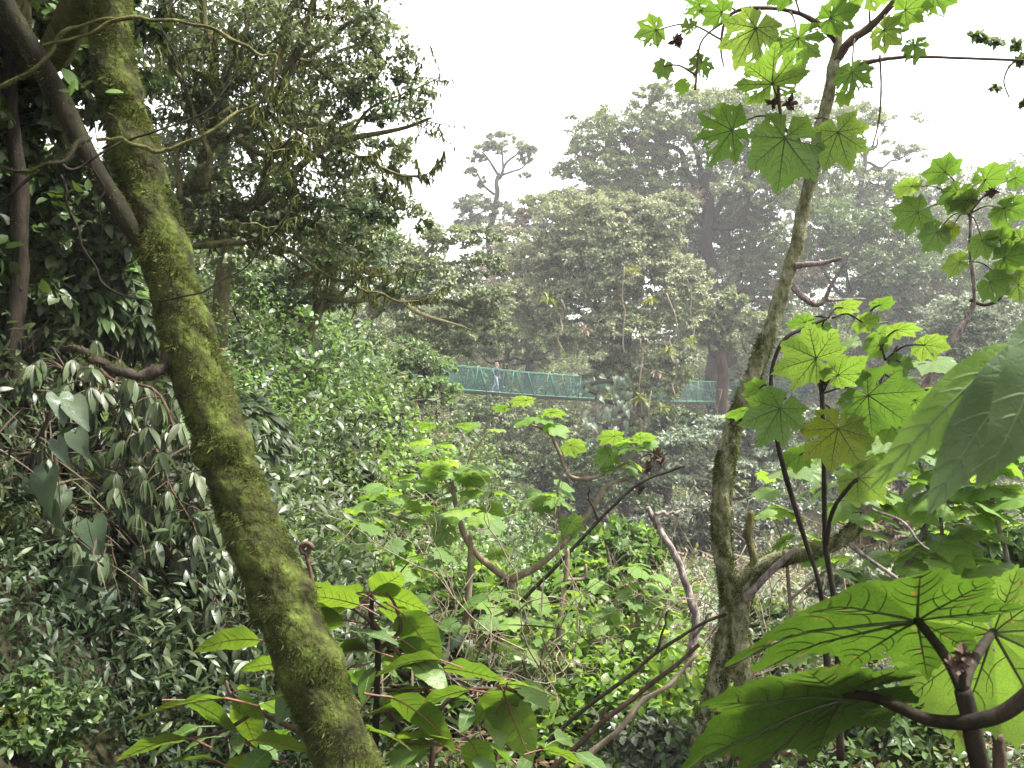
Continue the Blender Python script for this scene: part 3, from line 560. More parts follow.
for a in [
    ('rounded bush with tiny light leaves on the bank crest below the vine-clad stump', 385, 335, 46, 6500, .1, 'mid', 101),
    ('light green bush on the right end of the bank, nearest the bridge', 420, 372, 40, 6000, .1, 'fresh', 102),
    ('bush with whitish shining leaves at the crest of the bank, right of the mossy trunk', 290, 320, 50, 6000, .1, 'blue', 103),
    ('greyish bush in the middle of the bank above the fresh green one', 340, 385, 48, 7000, .1, 'mid', 104),
    ('fresh green bush with pale tips on the bank under the bridge end', 400, 420, 46, 7000, .1, 'fresh', 105),
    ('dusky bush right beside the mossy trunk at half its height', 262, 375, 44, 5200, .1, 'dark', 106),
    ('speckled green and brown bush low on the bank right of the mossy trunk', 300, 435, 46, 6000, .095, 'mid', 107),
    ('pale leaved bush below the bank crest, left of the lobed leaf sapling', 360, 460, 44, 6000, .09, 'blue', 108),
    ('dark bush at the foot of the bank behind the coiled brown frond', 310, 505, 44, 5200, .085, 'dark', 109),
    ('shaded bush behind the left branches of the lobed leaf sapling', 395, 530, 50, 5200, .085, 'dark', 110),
    ('soft green bush at the right foot of the bank, left of the ravine gap', 450, 430, 36, 4800, .09, 'olive', 111),
    ('brown tinged bush under the right end of the bank', 440, 480, 40, 4800, .09, 'olive', 112),
    ('small fresh bush halfway down the bank under the pale one', 345, 430, 34, 3600, .09, 'fresh', 113),
    ('low bush in front of the shaded hollow of the ravine', 500, 500, 36, 4200, .08, 'mid', 114)]:
    bush(*a, extra=('fresh', a[4] // 5) if a[6] in ('mid', 'blue', 'fresh', 'olive') else ('mid', a[4] // 4))
bush('large pale-tipped bush hiding the left end of the bridge', 414, 372, 43, 6500, .09, 'mid', 140, Yfix=21, lift=0, extra=('fresh', 1800), clump=.2)
bush('small lit bush right beneath the left end of the bridge', 436, 398, 32, 3600, .09, 'fresh', 141, Yfix=20, lift=0, clump=.2)
bush('bushy mound under the limbs of the reaching tree', 350, 345, 46, 6500, .09, 'mid', 142, Yfix=20, lift=0, extra=('blue', 1500), clump=.2)
for a in [
    ('bright yellow-green bush left of the dead leaning branch', 620, 560, 48, 6000, .1, 'fresh', 120, 9),
    ('smaller bright green bush below the left one, behind the crossing sticks', 570, 590, 44, 4500, .09, 'fresh', 121, 7.5),
    ('light green low bush between the sticks and the dead leaning branch', 650, 620, 40, 3200, .08, 'mid', 122, 6.5),
    ('leafy fresh bush under the forked sapling in the centre', 480, 610, 54, 4200, .1, 'fresh', 123, 6.5),
    ('shadowed bush filling the bottom centre under the broad leaves', 430, 680, 60, 3400, .09, 'dark', 124, 4.8),
    ('brownish bush on the floor beneath the crossing sticks', 610, 690, 56, 4200, .07, 'olive', 125, 5.2),
    ('grey leaved low bush at the bottom edge between sticks and big leaf', 640, 755, 56, 3400, .06, 'blue', 126, 4.2),
    ('pale herb bush on the open slope right of the short mossy trunk', 850, 590, 46, 4200, .07, 'pale', 127, 9),
    ('dry pinkish bush on the open slope behind the palmate leaves', 900, 540, 50, 4200, .09, 'pink', 128, 12),
    ('dull green bush behind the base of the two mossy trunks', 770, 640, 50, 3800, .07, 'olive', 129, 6.5),
    ('leafy bush at the right edge behind the large foreground leaves', 980, 560, 60, 3200, .09, 'fresh', 130, 6),
    ('low green bush beneath the largest foreground leaf', 890, 740, 70, 3000, .06, 'mid', 131, 3.8),
    ('grey-green bush left of the two mossy trunks, behind them', 690, 650, 40, 3600, .07, 'blue', 132, 8)]:
    bush(*a[:8], Yfix=a[8], lift=0, group='bushes on the near slope', extra=('lime' if a[6] == 'fresh' else 'mid', a[4] // 4))

# --- left edge wall of drooping, glossy plants
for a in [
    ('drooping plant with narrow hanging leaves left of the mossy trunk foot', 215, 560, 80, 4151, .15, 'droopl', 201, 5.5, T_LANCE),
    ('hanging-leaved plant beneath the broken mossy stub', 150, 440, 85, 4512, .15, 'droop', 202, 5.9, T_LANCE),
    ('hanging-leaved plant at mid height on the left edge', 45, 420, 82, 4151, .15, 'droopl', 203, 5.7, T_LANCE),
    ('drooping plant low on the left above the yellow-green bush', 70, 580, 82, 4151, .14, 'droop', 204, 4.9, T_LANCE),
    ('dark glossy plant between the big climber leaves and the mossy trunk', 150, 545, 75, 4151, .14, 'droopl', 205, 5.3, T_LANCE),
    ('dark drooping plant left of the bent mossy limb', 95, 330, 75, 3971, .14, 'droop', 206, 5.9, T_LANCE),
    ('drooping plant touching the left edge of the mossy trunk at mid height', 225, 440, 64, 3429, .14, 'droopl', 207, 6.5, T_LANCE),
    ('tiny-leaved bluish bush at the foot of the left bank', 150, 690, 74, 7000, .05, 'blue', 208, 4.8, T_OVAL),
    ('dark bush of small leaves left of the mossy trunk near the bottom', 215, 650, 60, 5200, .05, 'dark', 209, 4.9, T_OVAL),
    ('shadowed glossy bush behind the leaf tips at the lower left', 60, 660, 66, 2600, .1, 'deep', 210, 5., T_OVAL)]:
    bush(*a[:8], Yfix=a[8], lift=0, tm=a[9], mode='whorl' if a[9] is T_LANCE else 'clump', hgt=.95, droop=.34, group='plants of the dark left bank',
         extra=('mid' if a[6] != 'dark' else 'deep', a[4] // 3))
bush('yellow-green bush in the bottom left corner', 8, 745, 80, 6500, .04, 'mid', 220, Yfix=3.4, lift=0, hgt=.95, group='plants of the dark left bank', extra=('yellow', 900))
bush('young yellow-green sprig at the left edge below the hanging leaves', 18, 520, 26, 500, .07, 'yellow', 221, Yfix=4.6, lift=0, tm=T_LANCE, mode='whorl', group='plants of the dark left bank')
def ltree(label, Y, lobes, trunk, n, size, mat, seed, **kw): return tree('leafy_tree', label, Y, lobes, trunk, n, size, mat, BARKM, seed, **kw)
ltree('dark leafy tree filling the upper left corner behind the mossy trunk', 5.6, [(30, 60, 60, 60), (70, 130, 60, 50), (20, 180, 60, 60), (80, 240, 60, 50), (30, 300, 60, 50), (110, 40, 50, 50), (10, 20, 50, 50), (120, 190, 40, 50), (0, -80, 120, 70, -1), (-120, 100, 110, 120, -.5), (-160, -100, 150, 110, -1), (60, -220, 160, 90, -1.5), (-120, 300, 100, 110, -.5)],  # lobes beyond the frame are added to shade the left bank
      [(40, 700, 12), (30, 450, 11), (20, 200, 10), (15, 60, 9), (10, -30, 8)], 26000, .085, 'dark', 230, over=([(-5, 0, 4.2, 3, 3, 1.2), (-3, -3, 4.6, 3, 3, 1.3), (-1, -1.5, 5.2, 2.6, 2.6, 1.1), (-6.5, 3.5, 5.2, 2.6, 2.6, 1.3), (1.5, -4, 5, 3, 2.6, 1.2), (-7, -3, 4, 2.5, 3, 1.6), (-2.6, 1.2, 5.4, 1.8, 1.6, .8), (3.5, -3.5, 4.2, 2.5, 2, 1.4)], 14000, .26), tm=T_OVALS, extra=[dict(lobes=[(50, 210, 50, 50), (60, 280, 60, 40), (20, 130, 40, 50), (90, 30, 40, 40)], n=2200, mat='fresh')], low=-.8)
tl = ltree('tall tree with mossy crooked limbs and small leaves against the sky, top left', 6.5,
      [(190, 50, 60, 50), (250, 40, 60, 45), (310, 50, 50, 45), (370, 20, 40, 30), (240, 120, 60, 45), (310, 120, 50, 40), (370, 95, 45, 30), (410, 110, 34, 18), (350, 55, 40, 30), (290, 190, 56, 40), (230, 220, 60, 40), (350, 180, 44, 36), (340, 235, 46, 34), (420, 90, 26, 16), (400, 60, 30, 18), (395, 205, 36, 22), (200, -80, 110, 60), (330, -90, 120, 50, 1), (80, -160, 140, 80, -1), (220, -240, 170, 80), (270, 265, 50, 30), (180, 150, 40, 50), (390, 160, 30, 18)],  # out-of-frame lobes are added to keep skylight off the left bank
      [(170, 560, 13), (172, 400, 12), (178, 280, 11), (182, 220, 10), (195, 180, 9)], 36000, .042, 'canopy', 231, tm=T_OVAL, low=-.9, clump=.6, shell=(.1, 1.1),
      limbs=[[(190, 190, 8), (207, 150, 7), (215, 100, 6), (214, 60, 5), (205, 20, 4), (200, -30, 3)], [(182, 225, 7), (200, 170, 6), (230, 138, 5.5), (280, 85, 5), (303, 50, 4), (315, -20, 3)], [(180, 240, 6.5), (215, 222, 6), (250, 205, 5), (300, 168, 4), (345, 140, 3), (400, 128, 2), (440, 118, 1.2)], [(215, 100, 4), (240, 70, 3.5), (246, 20, 2.6), (255, -20, 2)], [(230, 138, 4), (260, 150, 3), (300, 150, 2.4), (340, 165, 1.4)], [(285, 180, 3), (310, 200, 2.2), (350, 205, 1.4)], [(300, 60, 3), (340, 30, 2.4), (380, 5, 1.4)], [(250, 205, 3), (290, 215, 2.4), (340, 235, 1.4)], [(205, 170, 3.5), (232, 190, 3), (245, 240, 2), (290, 262, 1.2)], [(345, 140, 2), (370, 110, 1.4), (400, 95, 1)]],
      extra=[dict(lobes=[(300, 240, 40, 30), (260, 200, 50, 40), (350, 210, 50, 40), (400, 230, 30, 16), (200, 110, 50, 50), (380, 110, 40, 30), (180, 30, 40, 30)], n=6000, mat='mid')])
tree('leafy_tree', 'dense small-leaved tree filling the gaps behind the crooked mossy limbs', 10, [(160, 60, 70, 60), (230, 30, 60, 60), (300, 60, 60, 50), (200, 150, 70, 60), (280, 150, 60, 50), (340, 130, 44, 36), (230, 230, 70, 50), (310, 220, 60, 50), (360, 40, 36, 30), (370, 200, 34, 34), (180, -60, 90, 60), (390, 150, 22, 18)],
     [(230, 480, 9), (225, 340, 8), (222, 200, 7), (226, 100, 5), (230, 20, 4)], 19000, .075, 'canopy', BARKM, seed=233, tm=T_OVAL, clump=.5, shell=(.3, 1.1), low=-.8)
tree('leafy_tree', 'pale small-leaved tree leaning out above the bank crest', 12, [(330, 270, 50, 26), (370, 250, 36, 20), (300, 300, 50, 24), (350, 215, 40, 20), (400, 285, 20, 18), (260, 290, 50, 26)],
     [(300, 480, 8), (305, 380, 7), (312, 320, 5), (318, 280, 4)], 10000, .07, 'mid', BARKM, seed=232, tm=T_OVAL, clump=.35, extra=[dict(lobes=[(340, 240, 40, 24)], n=1500, mat='grey')])
g = np.random.default_rng(91)
for k_, (ax, ay, bx, by, r_, nk) in enumerate([(175, 250, 260, 200, 4.5, 5), (205, 190, 215, 60, 4, 5), (215, 120, 300, 60, 3.5, 5), (245, 205, 340, 175, 3.5, 5), (250, 95, 330, 20, 3, 5), (300, 165, 400, 120, 3, 5), (180, 200, 150, 90, 3, 5), (215, 225, 300, 260, 3, 5), (300, 60, 390, 60, 2.4, 5), (340, 150, 420, 150, 2, 4), (200, 120, 250, 40, 3, 5), (260, 240, 350, 230, 2.4, 5)]):
    a_, b_ = P(ax, ay, 6.3), P(bx, by, 6.1 + .4 * (k_ % 3)); m_ = MB(); ramify(m_, a_, b_ - a_, np.linalg.norm(b_ - a_) * 1.15, r_ * 6.2 / FPX, 2, g, kids=nk, jit=.2)
    q = MB(); V0 = m_.V; ids = g.integers(0, len(np.concatenate(V0)), 900); c_ = np.concatenate(V0)[ids]
    m_.add(*leafset(T_STRAND, c_, nrm(-UP + g.normal(0, .35, (900, 3))), sph(g, 900), g.uniform(.02, .09, 900)), 1)    # moss beards hanging from the boughs
    m_.build('bough', [BARKM, LM['moss']], tl, smooth=False)
# stump wrapped in climbing vines
b = hit(330, 345); Yv = b[1]; o = thing('vine_clad_stump', 'thick stump hidden under trailing dark vines on the bank crest', 'tree stump', (b[0], b[1], float(ground_z(b[0], b[1]))))
p, r = pxpath([(322, 360, Yv, 26), (322, 320, Yv, 26), (318, 280, Yv, 24), (316, 248, Yv, 18)]); MB().add(*tube(p, r * .8, 12, .1, 3)).build('trunk', STEMD, o)
mb = MB(); s = Yv / FPX
crown(mb, [list(P(322, y, Yv)) + [34 * s, 34 * s, 26 * s] for y in (260, 290, 320, 345)], 7000, .08, T_OVAL, 5, low=-1, droop=.9, clump=.3)
crown(mb, [list(P(x, y, Yv - .3)) + [14 * s, 20 * s, 24 * s] for x, y in ((352, 255), (356, 285), (354, 315), (346, 335))], 2600, .08, T_OVAL, 6, m=1, low=-1, droop=.9)
mb.build('vines', [LM['dark'], LM['fresh']], o)
def spray(label, arcs, seed, mat, size=.12, n=9):
    g = np.random.default_rng(seed); a0 = arcs[0][0]; b_ = foot(a0[0], a0[1] + 60, a0[2]); o = thing('drooping_shrub', label, 'shrub', b_)
    mb = MB()
    for i, arc in enumerate(arcs):
        p, r = pxpath([(x, y, Y, 2.2) for x, y, Y in arc], 7); p = wobble(p, .012, seed + i); m_ = MB(); m_.add(*tube(p, np.linspace(r[0], r[0] * .3, len(p)), 6, .15, seed)); T = nrm(np.gradient(p, axis=0))
        P_, A_, N_, S_ = [], [], [], []
        for k in range(2, len(p)):
            for q in range(2):      # short side shoots ending in a rosette of hanging leaves
                sd = nrm(T[k] * .5 + sph(g, 1)[0] * [1, 1, .5]); e_ = p[k] + sd * g.uniform(.05, .28); m_.add(*tube(np.array([p[k], (p[k] + e_) / 2 + UP * .02, e_]), .003, 4))
                m = n; ph = np.arange(m) * 2 * PI / m + g.uniform(0, 6); hor = np.stack([np.cos(ph), np.sin(ph), 0 * ph], 1); dn = g.uniform(.7, 2.2, m)
                P_.append(np.tile(e_, (m, 1)) + hor * .01); A_.append(nrm(hor + sd * .4 - UP * dn[:, None])); N_.append(nrm(UP * .5 + hor * dn[:, None] + g.normal(0, .2, (m, 3)))); S_.append(size * g.uniform(.7, 1.25, m))
        mb.add(*leafset(T_LANCE, np.concatenate(P_), np.concatenate(A_), np.concatenate(N_), np.concatenate(S_))); m_.build('branch', STEMR, o)
    mb.build('foliage', LM[mat], o); return o
spray('arching boughs of pale hanging leaves below the broken branch of the mossy trunk', [[(40, 360, 5.2), (90, 385, 4.9), (150, 450, 4.7), (190, 520, 4.6)], [(60, 350, 5.2), (130, 380, 5), (190, 440, 4.9), (225, 500, 4.9)]], 901, 'droopl')
spray('arching boughs of hanging leaves reaching from the left edge at mid height', [[(-40, 430, 5), (20, 450, 4.7), (80, 500, 4.5), (120, 560, 4.4)], [(-30, 500, 5), (30, 520, 4.7), (80, 570, 4.5), (100, 630, 4.4)]], 902, 'droopl', .11)
spray('boughs of grey-green hanging leaves left of the mossy trunk above the broad leaves', [[(90, 500, 5), (150, 530, 4.8), (205, 590, 4.6), (235, 640, 4.5)], [(120, 470, 5.2), (190, 500, 5), (240, 570, 4.9), (262, 620, 4.8)]], 903, 'droop', .12)
spray('low hanging-leaved boughs in the shade of the bottom left corner', [[(-20, 590, 4.6), (50, 620, 4.4), (110, 680, 4.2), (150, 740, 4.1)], [(60, 610, 4.8), (130, 640, 4.6), (190, 700, 4.4)]], 904, 'droop', .1)
# climber with very big leaves on the left bank
climber('climbing_plant', 'climber with very big heart-shaped leaves among the hanging leaves at the left', 'climbing plant',
        [(58, 395), (75, 432), (72, 400), (48, 470), (30, 478), (62, 492), (52, 505), (92, 520), (70, 540), (88, 545), (74, 572), (108, 590), (60, 600), (84, 560), (66, 520), (56, 440)], 4.4, 12, .17)
g = np.random.default_rng(40)   # a tank bromeliad of stiff strap leaves
o = thing('bromeliad', 'spiky tuft of yellowish strap leaves amid the hanging leaves at the left', 'plant', P(97, 478, 5.3))
k = 46; d = sph(g, k); d[:, 2] = abs(d[:, 2]) * .8 - .1; mb = MB(); mb.add(*leafset(T_LONG, np.tile(P(97, 478, 5.3), (k, 1)), nrm(d + [0, -.3, .1]), np.tile(UP, (k, 1)), g.uniform(.14, .26, k))); mb.build('leaves', LM['yellow'], o)

# ------------------------------------------------------------------ mossy leaning tree in the foreground
def moss_fuzz(mb, pts, rad, n, ln, seed, tmin=0., drop=.5):
    g = np.random.default_rng(seed); T = nrm(np.gradient(pts, axis=0))
    i = g.uniform(tmin, len(pts) - 1.01, n); j = i.astype(int); f = (i - j)[:, None]
    c = pts[j] * (1 - f) + pts[j + 1] * f; r = rad[j] * (1 - f[:, 0]) + rad[j + 1] * f[:, 0]
    t = T[j]; u = sph(g, n); u = nrm(u - t * (u * t).sum(1, keepdims=True))
    # moss comes in patches
    ph = np.sin(c[:, 2] * 23 + u[:, 0] * 3) + np.sin(c[:, 2] * 11 + u[:, 1] * 4 + 1.3) + 1.2 * np.sin(c[:, 2] * 57 + u[:, 1] * 5 + u[:, 0] * 3) * np.sin(u[:, 0] * 4 + c[:, 2] * 31) + g.normal(0, .5, n); ok = ph > -.35
    c, r, t, u, ph = c[ok], r[ok], t[ok], u[ok], ph[ok]; n = len(c)
    al = nrm(u * .9 - UP * drop + g.normal(0, .45, (n, 3))); no = nrm(np.cross(al, t) + g.normal(0, .5, (n, 3)))
    mb.add(*leafset(T_STRAND, c + u * (r * .97)[:, None], al, no, ln * g.uniform(.4, 1.4, n) * (1 + .25 * np.clip(ph, 0, 2))))
rows = [(560, 1300, 2.35, 46), (470, 1060, 2.45, 42), (385, 850, 2.55, 37), (350, 768, 2.6, 34), (323, 700, 2.62, 34), (303, 650, 2.64, 34), (282, 600, 2.66, 33), (262, 550, 2.68, 31), (242, 500, 2.7, 30), (225, 450, 2.72, 29), (208, 400, 2.74, 29), (192, 350, 2.76, 29), (178, 300, 2.78, 27), (163, 250, 2.8, 27), (150, 200, 2.82, 25), (135, 150, 2.84, 25), (122, 100, 2.86, 22), (113, 60, 2.88, 22), (109, 0, 2.9, 23), (104, -80, 2.92, 22), (98, -260, 2.95, 20)]
pts, rad = pxpath(rows, 10); rad = rad * .88; gz = float(ground_z(pts[0][0], pts[0][1]))
py_ = 384 - pts[:, 2] / pts[:, 1] * FPX
for y0, a, wd in ((448, .16, 12), (466, -.14, 5), (602, .14, 12), (616, -.1, 5), (94, .15, 12), (108, -.14, 5), (668, .1, 12), (250, .1, 16), (205, .07, 8), (330, .05, 10), (540, .06, 10), (155, .1, 12)): rad = rad * (1 + a * np.exp(-((py_ - y0) / wd) ** 2))
mossy = thing('mossy_tree', 'thick leaning tree trunk covered in green moss in the left foreground', 'tree', (pts[0][0], pts[0][1], gz))
MB().add(*tube(pts, rad, 40, .05, 7)).build('trunk', MOSS, mossy)
mf = MB(); moss_fuzz(mf, pts, rad, 190000, .0085, 3); moss_fuzz(mf, pts, rad, 9000, .017, 4)
mf.build('moss', LM['moss'], mossy, smooth=False)
def limb(parent, rows, mat, name='branch', seg=9, rough=.14, seed=1, k=8, fuzz=0, wob=0, tail=True, fl=.008):
    p, r = pxpath(rows, k); 
    if wob: p = wobble(p, wob, seed)
    mb = MB(); mb.add(*tube(p, r, seg, rough, seed, tail=tail)); mats = [mat]
    if fuzz:
        q = MB(); moss_fuzz(q, p, r, fuzz, fl, seed); mb.add(q.V[0], [q.F[3][0]], 1); mats.append(LM['moss'])
    return mb.build(name, mats, parent)
BROWNL = bark_mat('smooth_brown_limb', [(.006, .005, .003), (.013, .011, .006), (.026, .025, .011)], 14, .5, .8)
limb(mossy, [(-30, -80, 2.6, 10), (5, 5, 2.65, 10), (30, 45, 2.68, 10), (60, 100, 2.7, 11), (92, 165, 2.72, 10), (122, 212, 2.74, 10), (150, 252, 2.78, 12)], BROWNL, seed=2, fuzz=2600, tail=False, rough=.04)
limb(mossy, [(178, 354, 2.74, 10), (160, 370, 2.7, 7), (135, 375, 2.66, 5.2), (110, 366, 2.62, 5.4), (90, 357, 2.6, 4.6), (78, 349, 2.58, 3.8), (71, 347, 2.58, 1.6)], BARK, name='broken_branch', seed=3, fuzz=2200, tail=False, rough=.2, wob=.002)
for i, rws in enumerate([
    [(-5, 205, 2.5, 2.2), (30, 178, 2.5, 2.4), (52, 164, 2.52, 2.4), (78, 168, 2.52, 2), (105, 150, 2.55, 1.8), (150, 133, 2.6, 1.6), (200, 115, 2.65, 1.4), (235, 78, 2.7, 1)],
    [(44, 50, 2.5, 2), (85, 34, 2.5, 2.2), (122, 18, 2.5, 2.6), (170, 21, 2.52, 2.6), (225, 36, 2.55, 2.4), (262, 52, 2.6, 2.2), (277, 62, 2.6, 2.2), (266, 92, 2.62, 2.2), (240, 113, 2.6, 2.4), (210, 132, 2.58, 2.6), (175, 147, 2.56, 2.8), (150, 148, 2.55, 2.8), (120, 143, 2.55, 2.6), (95, 134, 2.6, 3)],
    [(0, 88, 2.6, 2.4), (40, 62, 2.6, 2.2), (65, 32, 2.6, 2.4), (90, 24, 2.6, 2.2), (130, 14, 2.6, 2)],
    [(62, 175, 2.6, 1.4), (72, 215, 2.6, 1.5), (90, 260, 2.6, 1.6), (115, 292, 2.62, 1.4), (160, 300, 2.6, 1.3), (205, 290, 2.58, 1.1), (250, 262, 2.6, 1), (292, 205, 2.6, .8)],
    [(-5, 165, 2.55, 2.6), (25, 172, 2.5, 2.2), (60, 160, 2.52, 3), (92, 136, 2.6, 4)],
    [(158, 25, 2.6, 1.2), (178, 60, 2.6, 1), (190, 100, 2.62, .8), (193, 125, 2.62, .6)],
    [(88, 150, 2.6, 1.4), (102, 190, 2.62, 1.2), (98, 232, 2.64, 1)]]):
    limb(mossy, [(a_, b_, c_, d_ * .72) for a_, b_, c_, d_ in rws], BARKM if i in (1, 2) else STEMD, name='twig', seg=6, seed=20 + i, rough=.25, wob=.003, fuzz=1500 if i in (1, 2, 4) else 0, fl=.006)
g = np.random.default_rng(8)
me = MB().add(*[(t_oval(.5, .15, .2, 6)[0]), [t_oval(.5, .15, .2, 6)[1]]]).data('leaf', [B_bright])
for x, y, sz, an in ((62, 68, .07, -50), (75, 80, .05, -120), (105, 92, .05, 10), (70, 92, .04, 160)):
    q = bpy.data.objects.new('leaf', me); q.location = Vector(P(x, y, 2.55)); q.scale = (sz,) * 3
    al = Vector((math.cos(R(an)), .1, math.sin(R(an)))).normalized(); no = Vector((.1, -.7, .7)); xx = al.cross(no).normalized(); q.rotation_euler = Matrix((xx, al, xx.cross(al))).transposed().to_euler(); link(q, mossy)
t0 = thing('dead_tree', 'dark bare stem at the left edge behind the brown limb', 'tree', (P(16, 600, 4)[0], 4, float(ground_z(P(16, 600, 4)[0], 4))))
limb(t0, [(14, 620, 5.2, 9), (16, 350, 5.2, 8), (17, 200, 5.2, 8), (12, 60, 5.2, 7), (20, -60, 5.2, 6)], STEMD, name='trunk', seed=31, fuzz=4000, wob=.01)

# ------------------------------------------------------------------ palmate leaf blades
def palmate(name, seed, mats, depth=.42, nl=7, teeth=.05, holes=0, n=112, pleat=.035, petiole=None, droop=.14, step=40, vr=1.):
    g = np.random.default_rng(seed); h = nl // 2
    ln = np.interp(np.abs(np.arange(-h, h + 1)), [0, 1, 2, 3, 4], [1, .93, .78, .62, .5]) * g.uniform(.93, 1.07, nl)
    an = np.radians(np.arange(-h, h + 1) * step) + g.normal(0, .03, nl)
    th = np.linspace(-R(172), R(172), n); dd = np.abs(th[:, None] - an[None]) / R(step / 2)
    cf = .55 + depth * 2.3; da = np.abs(th[:, None] - an[None]); rr = np.where(da < 1.1, ln[None] / (np.cos(np.minimum(da, 1.1)) + cf * np.sin(np.minimum(da, 1.1))), 0).max(1); rr = np.maximum(rr, .3)
    jf = np.cumsum(g.uniform(.6, 1.4, n)) / n * 172 * 2 / 7.5; tp = 1 - 2 * np.abs((jf % 1) - .5); rr = rr * (1 + teeth * 1.5 * (tp - .3) + g.normal(0, .014, n))
    ph = g.uniform(0, 6, 4)
    def zs(r, t):
        k = np.abs(((t / R(step)) + .5) % 1 - .5) * 2
        return -droop * r ** 2 + pleat * r * k + .05 * r * np.sin(2 * t + ph[0]) + .035 * r * np.sin(3 * t + ph[1]) + .02 * np.sin(r * 9 + ph[2]) * r + .25 * np.maximum(0, r - .75) * np.sin(5 * t + ph[3]) * .5
    ts = np.array([.16, .36, .56, .74, .9, 1.]) if n < 200 else np.linspace(.07, 1, 16); rg = ts[:, None] * rr[None]; TH = np.broadcast_to(th, rg.shape)
    V = np.stack([rg * np.sin(TH), rg * np.cos(TH), zs(rg, TH)], -1).reshape(-1, 3); V = np.vstack([V, [0, 0, 0]]); c = len(V) - 1
    i = (np.arange(len(ts) - 1)[:, None] * n + np.arange(n - 1)[None]); keep = np.ones(i.shape, bool)
    for _ in range(holes):
        a, b2 = g.integers(1, len(ts) - 2), g.integers(4, n - 8); w_ = g.integers(1, 5); keep[a:a + g.integers(1, 3), b2:b2 + w_] = False
    i = i[keep]; Q = np.stack([i, i + n, i + n + 1, i + 1], -1)
    j = np.arange(n - 1); Tq = np.stack([np.full(n - 1, c), j, j + 1], -1)
    mb = MB(); mb.add(V, [Q, Tq], 0)
    def vein(a, b2, r0, r1, bow=0.):
        t = np.linspace(0, 1, 8)[:, None]; a_ = np.array(a, float); b_ = np.array(b2, float); q = a_[None] * (1 - t) + b_[None] * t + bow * 4 * t * (1 - t) * np.array([-(b_ - a_)[1], (b_ - a_)[0]])[None]; rad_ = np.hypot(q[:, 0], q[:, 1]); tt = np.arctan2(q[:, 0], q[:, 1])
        mb.add(*tube(np.stack([q[:, 0], q[:, 1], zs(rad_, tt) - .8 * r0], -1), np.linspace(r0, r1, 8) * vr, 4, cap=False), 1)
    for l, a in zip(ln, an):
        L = l * .93; vein((0, 0), (L * math.sin(a), L * math.cos(a)), .011 * l + .003, .0025)
        for s_, f in ((.28, .36), (.45, .3), (.6, .24), (.75, .15)):
            for sg in (-1, 1):
                s2 = s_ + g.normal(0, .035); p0 = np.array([math.sin(a), math.cos(a)]) * l * s2; a2 = a + sg * R(36 + g.normal(0, 5)); vein(p0, p0 + np.array([math.sin(a2), math.cos(a2)]) * l * f * .85, .0055, .0016, -sg * .13)
    if petiole:
        p0 = np.array([0, 0, 0.]); pp = spline([p0, [0, -petiole * .35, -petiole * .15], [0, -petiole * .75, -petiole * .55], [0, -petiole, -petiole * .8]], 5)
        mb.add(*tube(pp, np.linspace(.014, .02, len(pp)) * vr, 5, cap=False), 1)
    return mb.data(name, mats)
PM = {}
for i in range(4):
    PM['lime', i] = palmate('leaf', 300 + i, [B_lime, VEIN], (.3, .24, .36, .28)[i], (7, 7, 7, 9)[i], holes=(0, 2, 1, 3)[i], step=(42, 44, 40, 38)[i], teeth=.075)
    PM['holed', i] = palmate('leaf', 310 + i, [B_lime, VEIN],   .36, 7, holes=(7, 12, 9, 4)[i], teeth=.07)
    PM['small', i] = palmate('leaf', 320 + i, [B_soft, VEINP], (.28, .18, .32, .15)[i], 7, .08, n=56, petiole=(.7, .9, .6, 1.)[i], droop=(.14, .22, .18, .3)[i], vr=.9)
PM['yellow', 0] = palmate('leaf', 330, [B_yellow, VEIN], .32, 7, holes=3, teeth=.07)
ov, of = t_oval(.62, .16, .22, 10, .75)
def oval_leaf(seed, mats, w=.6, droop=.25, pet=.35, n=12, fold=.14, heart=False):
    g = np.random.default_rng(seed); tv, tf = t_oval(w, fold, droop, n, .72); tv = tv.copy()
    tv[:, 2] += .02 * np.sin(tv[:, 1] * 17 + g.uniform(0, 6)) * np.abs(tv[:, 0]) * 4; tv[:, 0] += .04 * np.sin(tv[:, 1] * 3 + g.uniform(0, 6))
    mb = MB(); mb.add(tv, [tf]); yy = np.linspace(0, 1, 12)
    mid = np.stack([.04 * 0 * yy, yy, -droop * yy ** 2 - .003], -1); mid[:, 0] = np.interp(yy, tv[1::3, 1][:n - 1], tv[2::3, 0][:n - 1]) if n > 3 else 0
    mb.add(*tube(mid, np.linspace(.012, .003, 12), 5, cap=False), 1)
    for i in range(1, 8):
        y0_ = i / 8.5; x0 = np.interp(y0_, yy, mid[:, 0]); wd = w / 2 * math.sin(PI * y0_ ** .72) ** .8 * .82
        for sg in (-1, 1):
            t = np.linspace(0, 1, 5); q = np.stack([x0 + sg * wd * t, y0_ + .13 * t ** 1.3, -droop * (y0_ + .13 * t ** 1.3) ** 2 + fold * wd * t - .002], -1); mb.add(*tube(q, np.linspace(.005, .002, 5), 4, cap=False), 1)
    if pet: mb.add(*tube(spline([[mid[0][0], 0, 0], [0, -pet * .5, -.05], [0, -pet, -pet * .3]], 4), .014, 5, cap=False), 1)
    return mb.data('leaf', mats)
for i in range(4):
    PM['oval', i] = oval_leaf(340 + i, [B_oval, VEINR], (.62, .55, .7, .48)[i], (.2, .35, .15, .3)[i])
    PM['ovalg', i] = oval_leaf(350 + i, [B_lime, VEINP], (.6, .7, .5, .64)[i], (.25, .35, .2, .3)[i])
PM['grey', 0] = oval_leaf(360, [B_grey, VEINP], .55, .25)
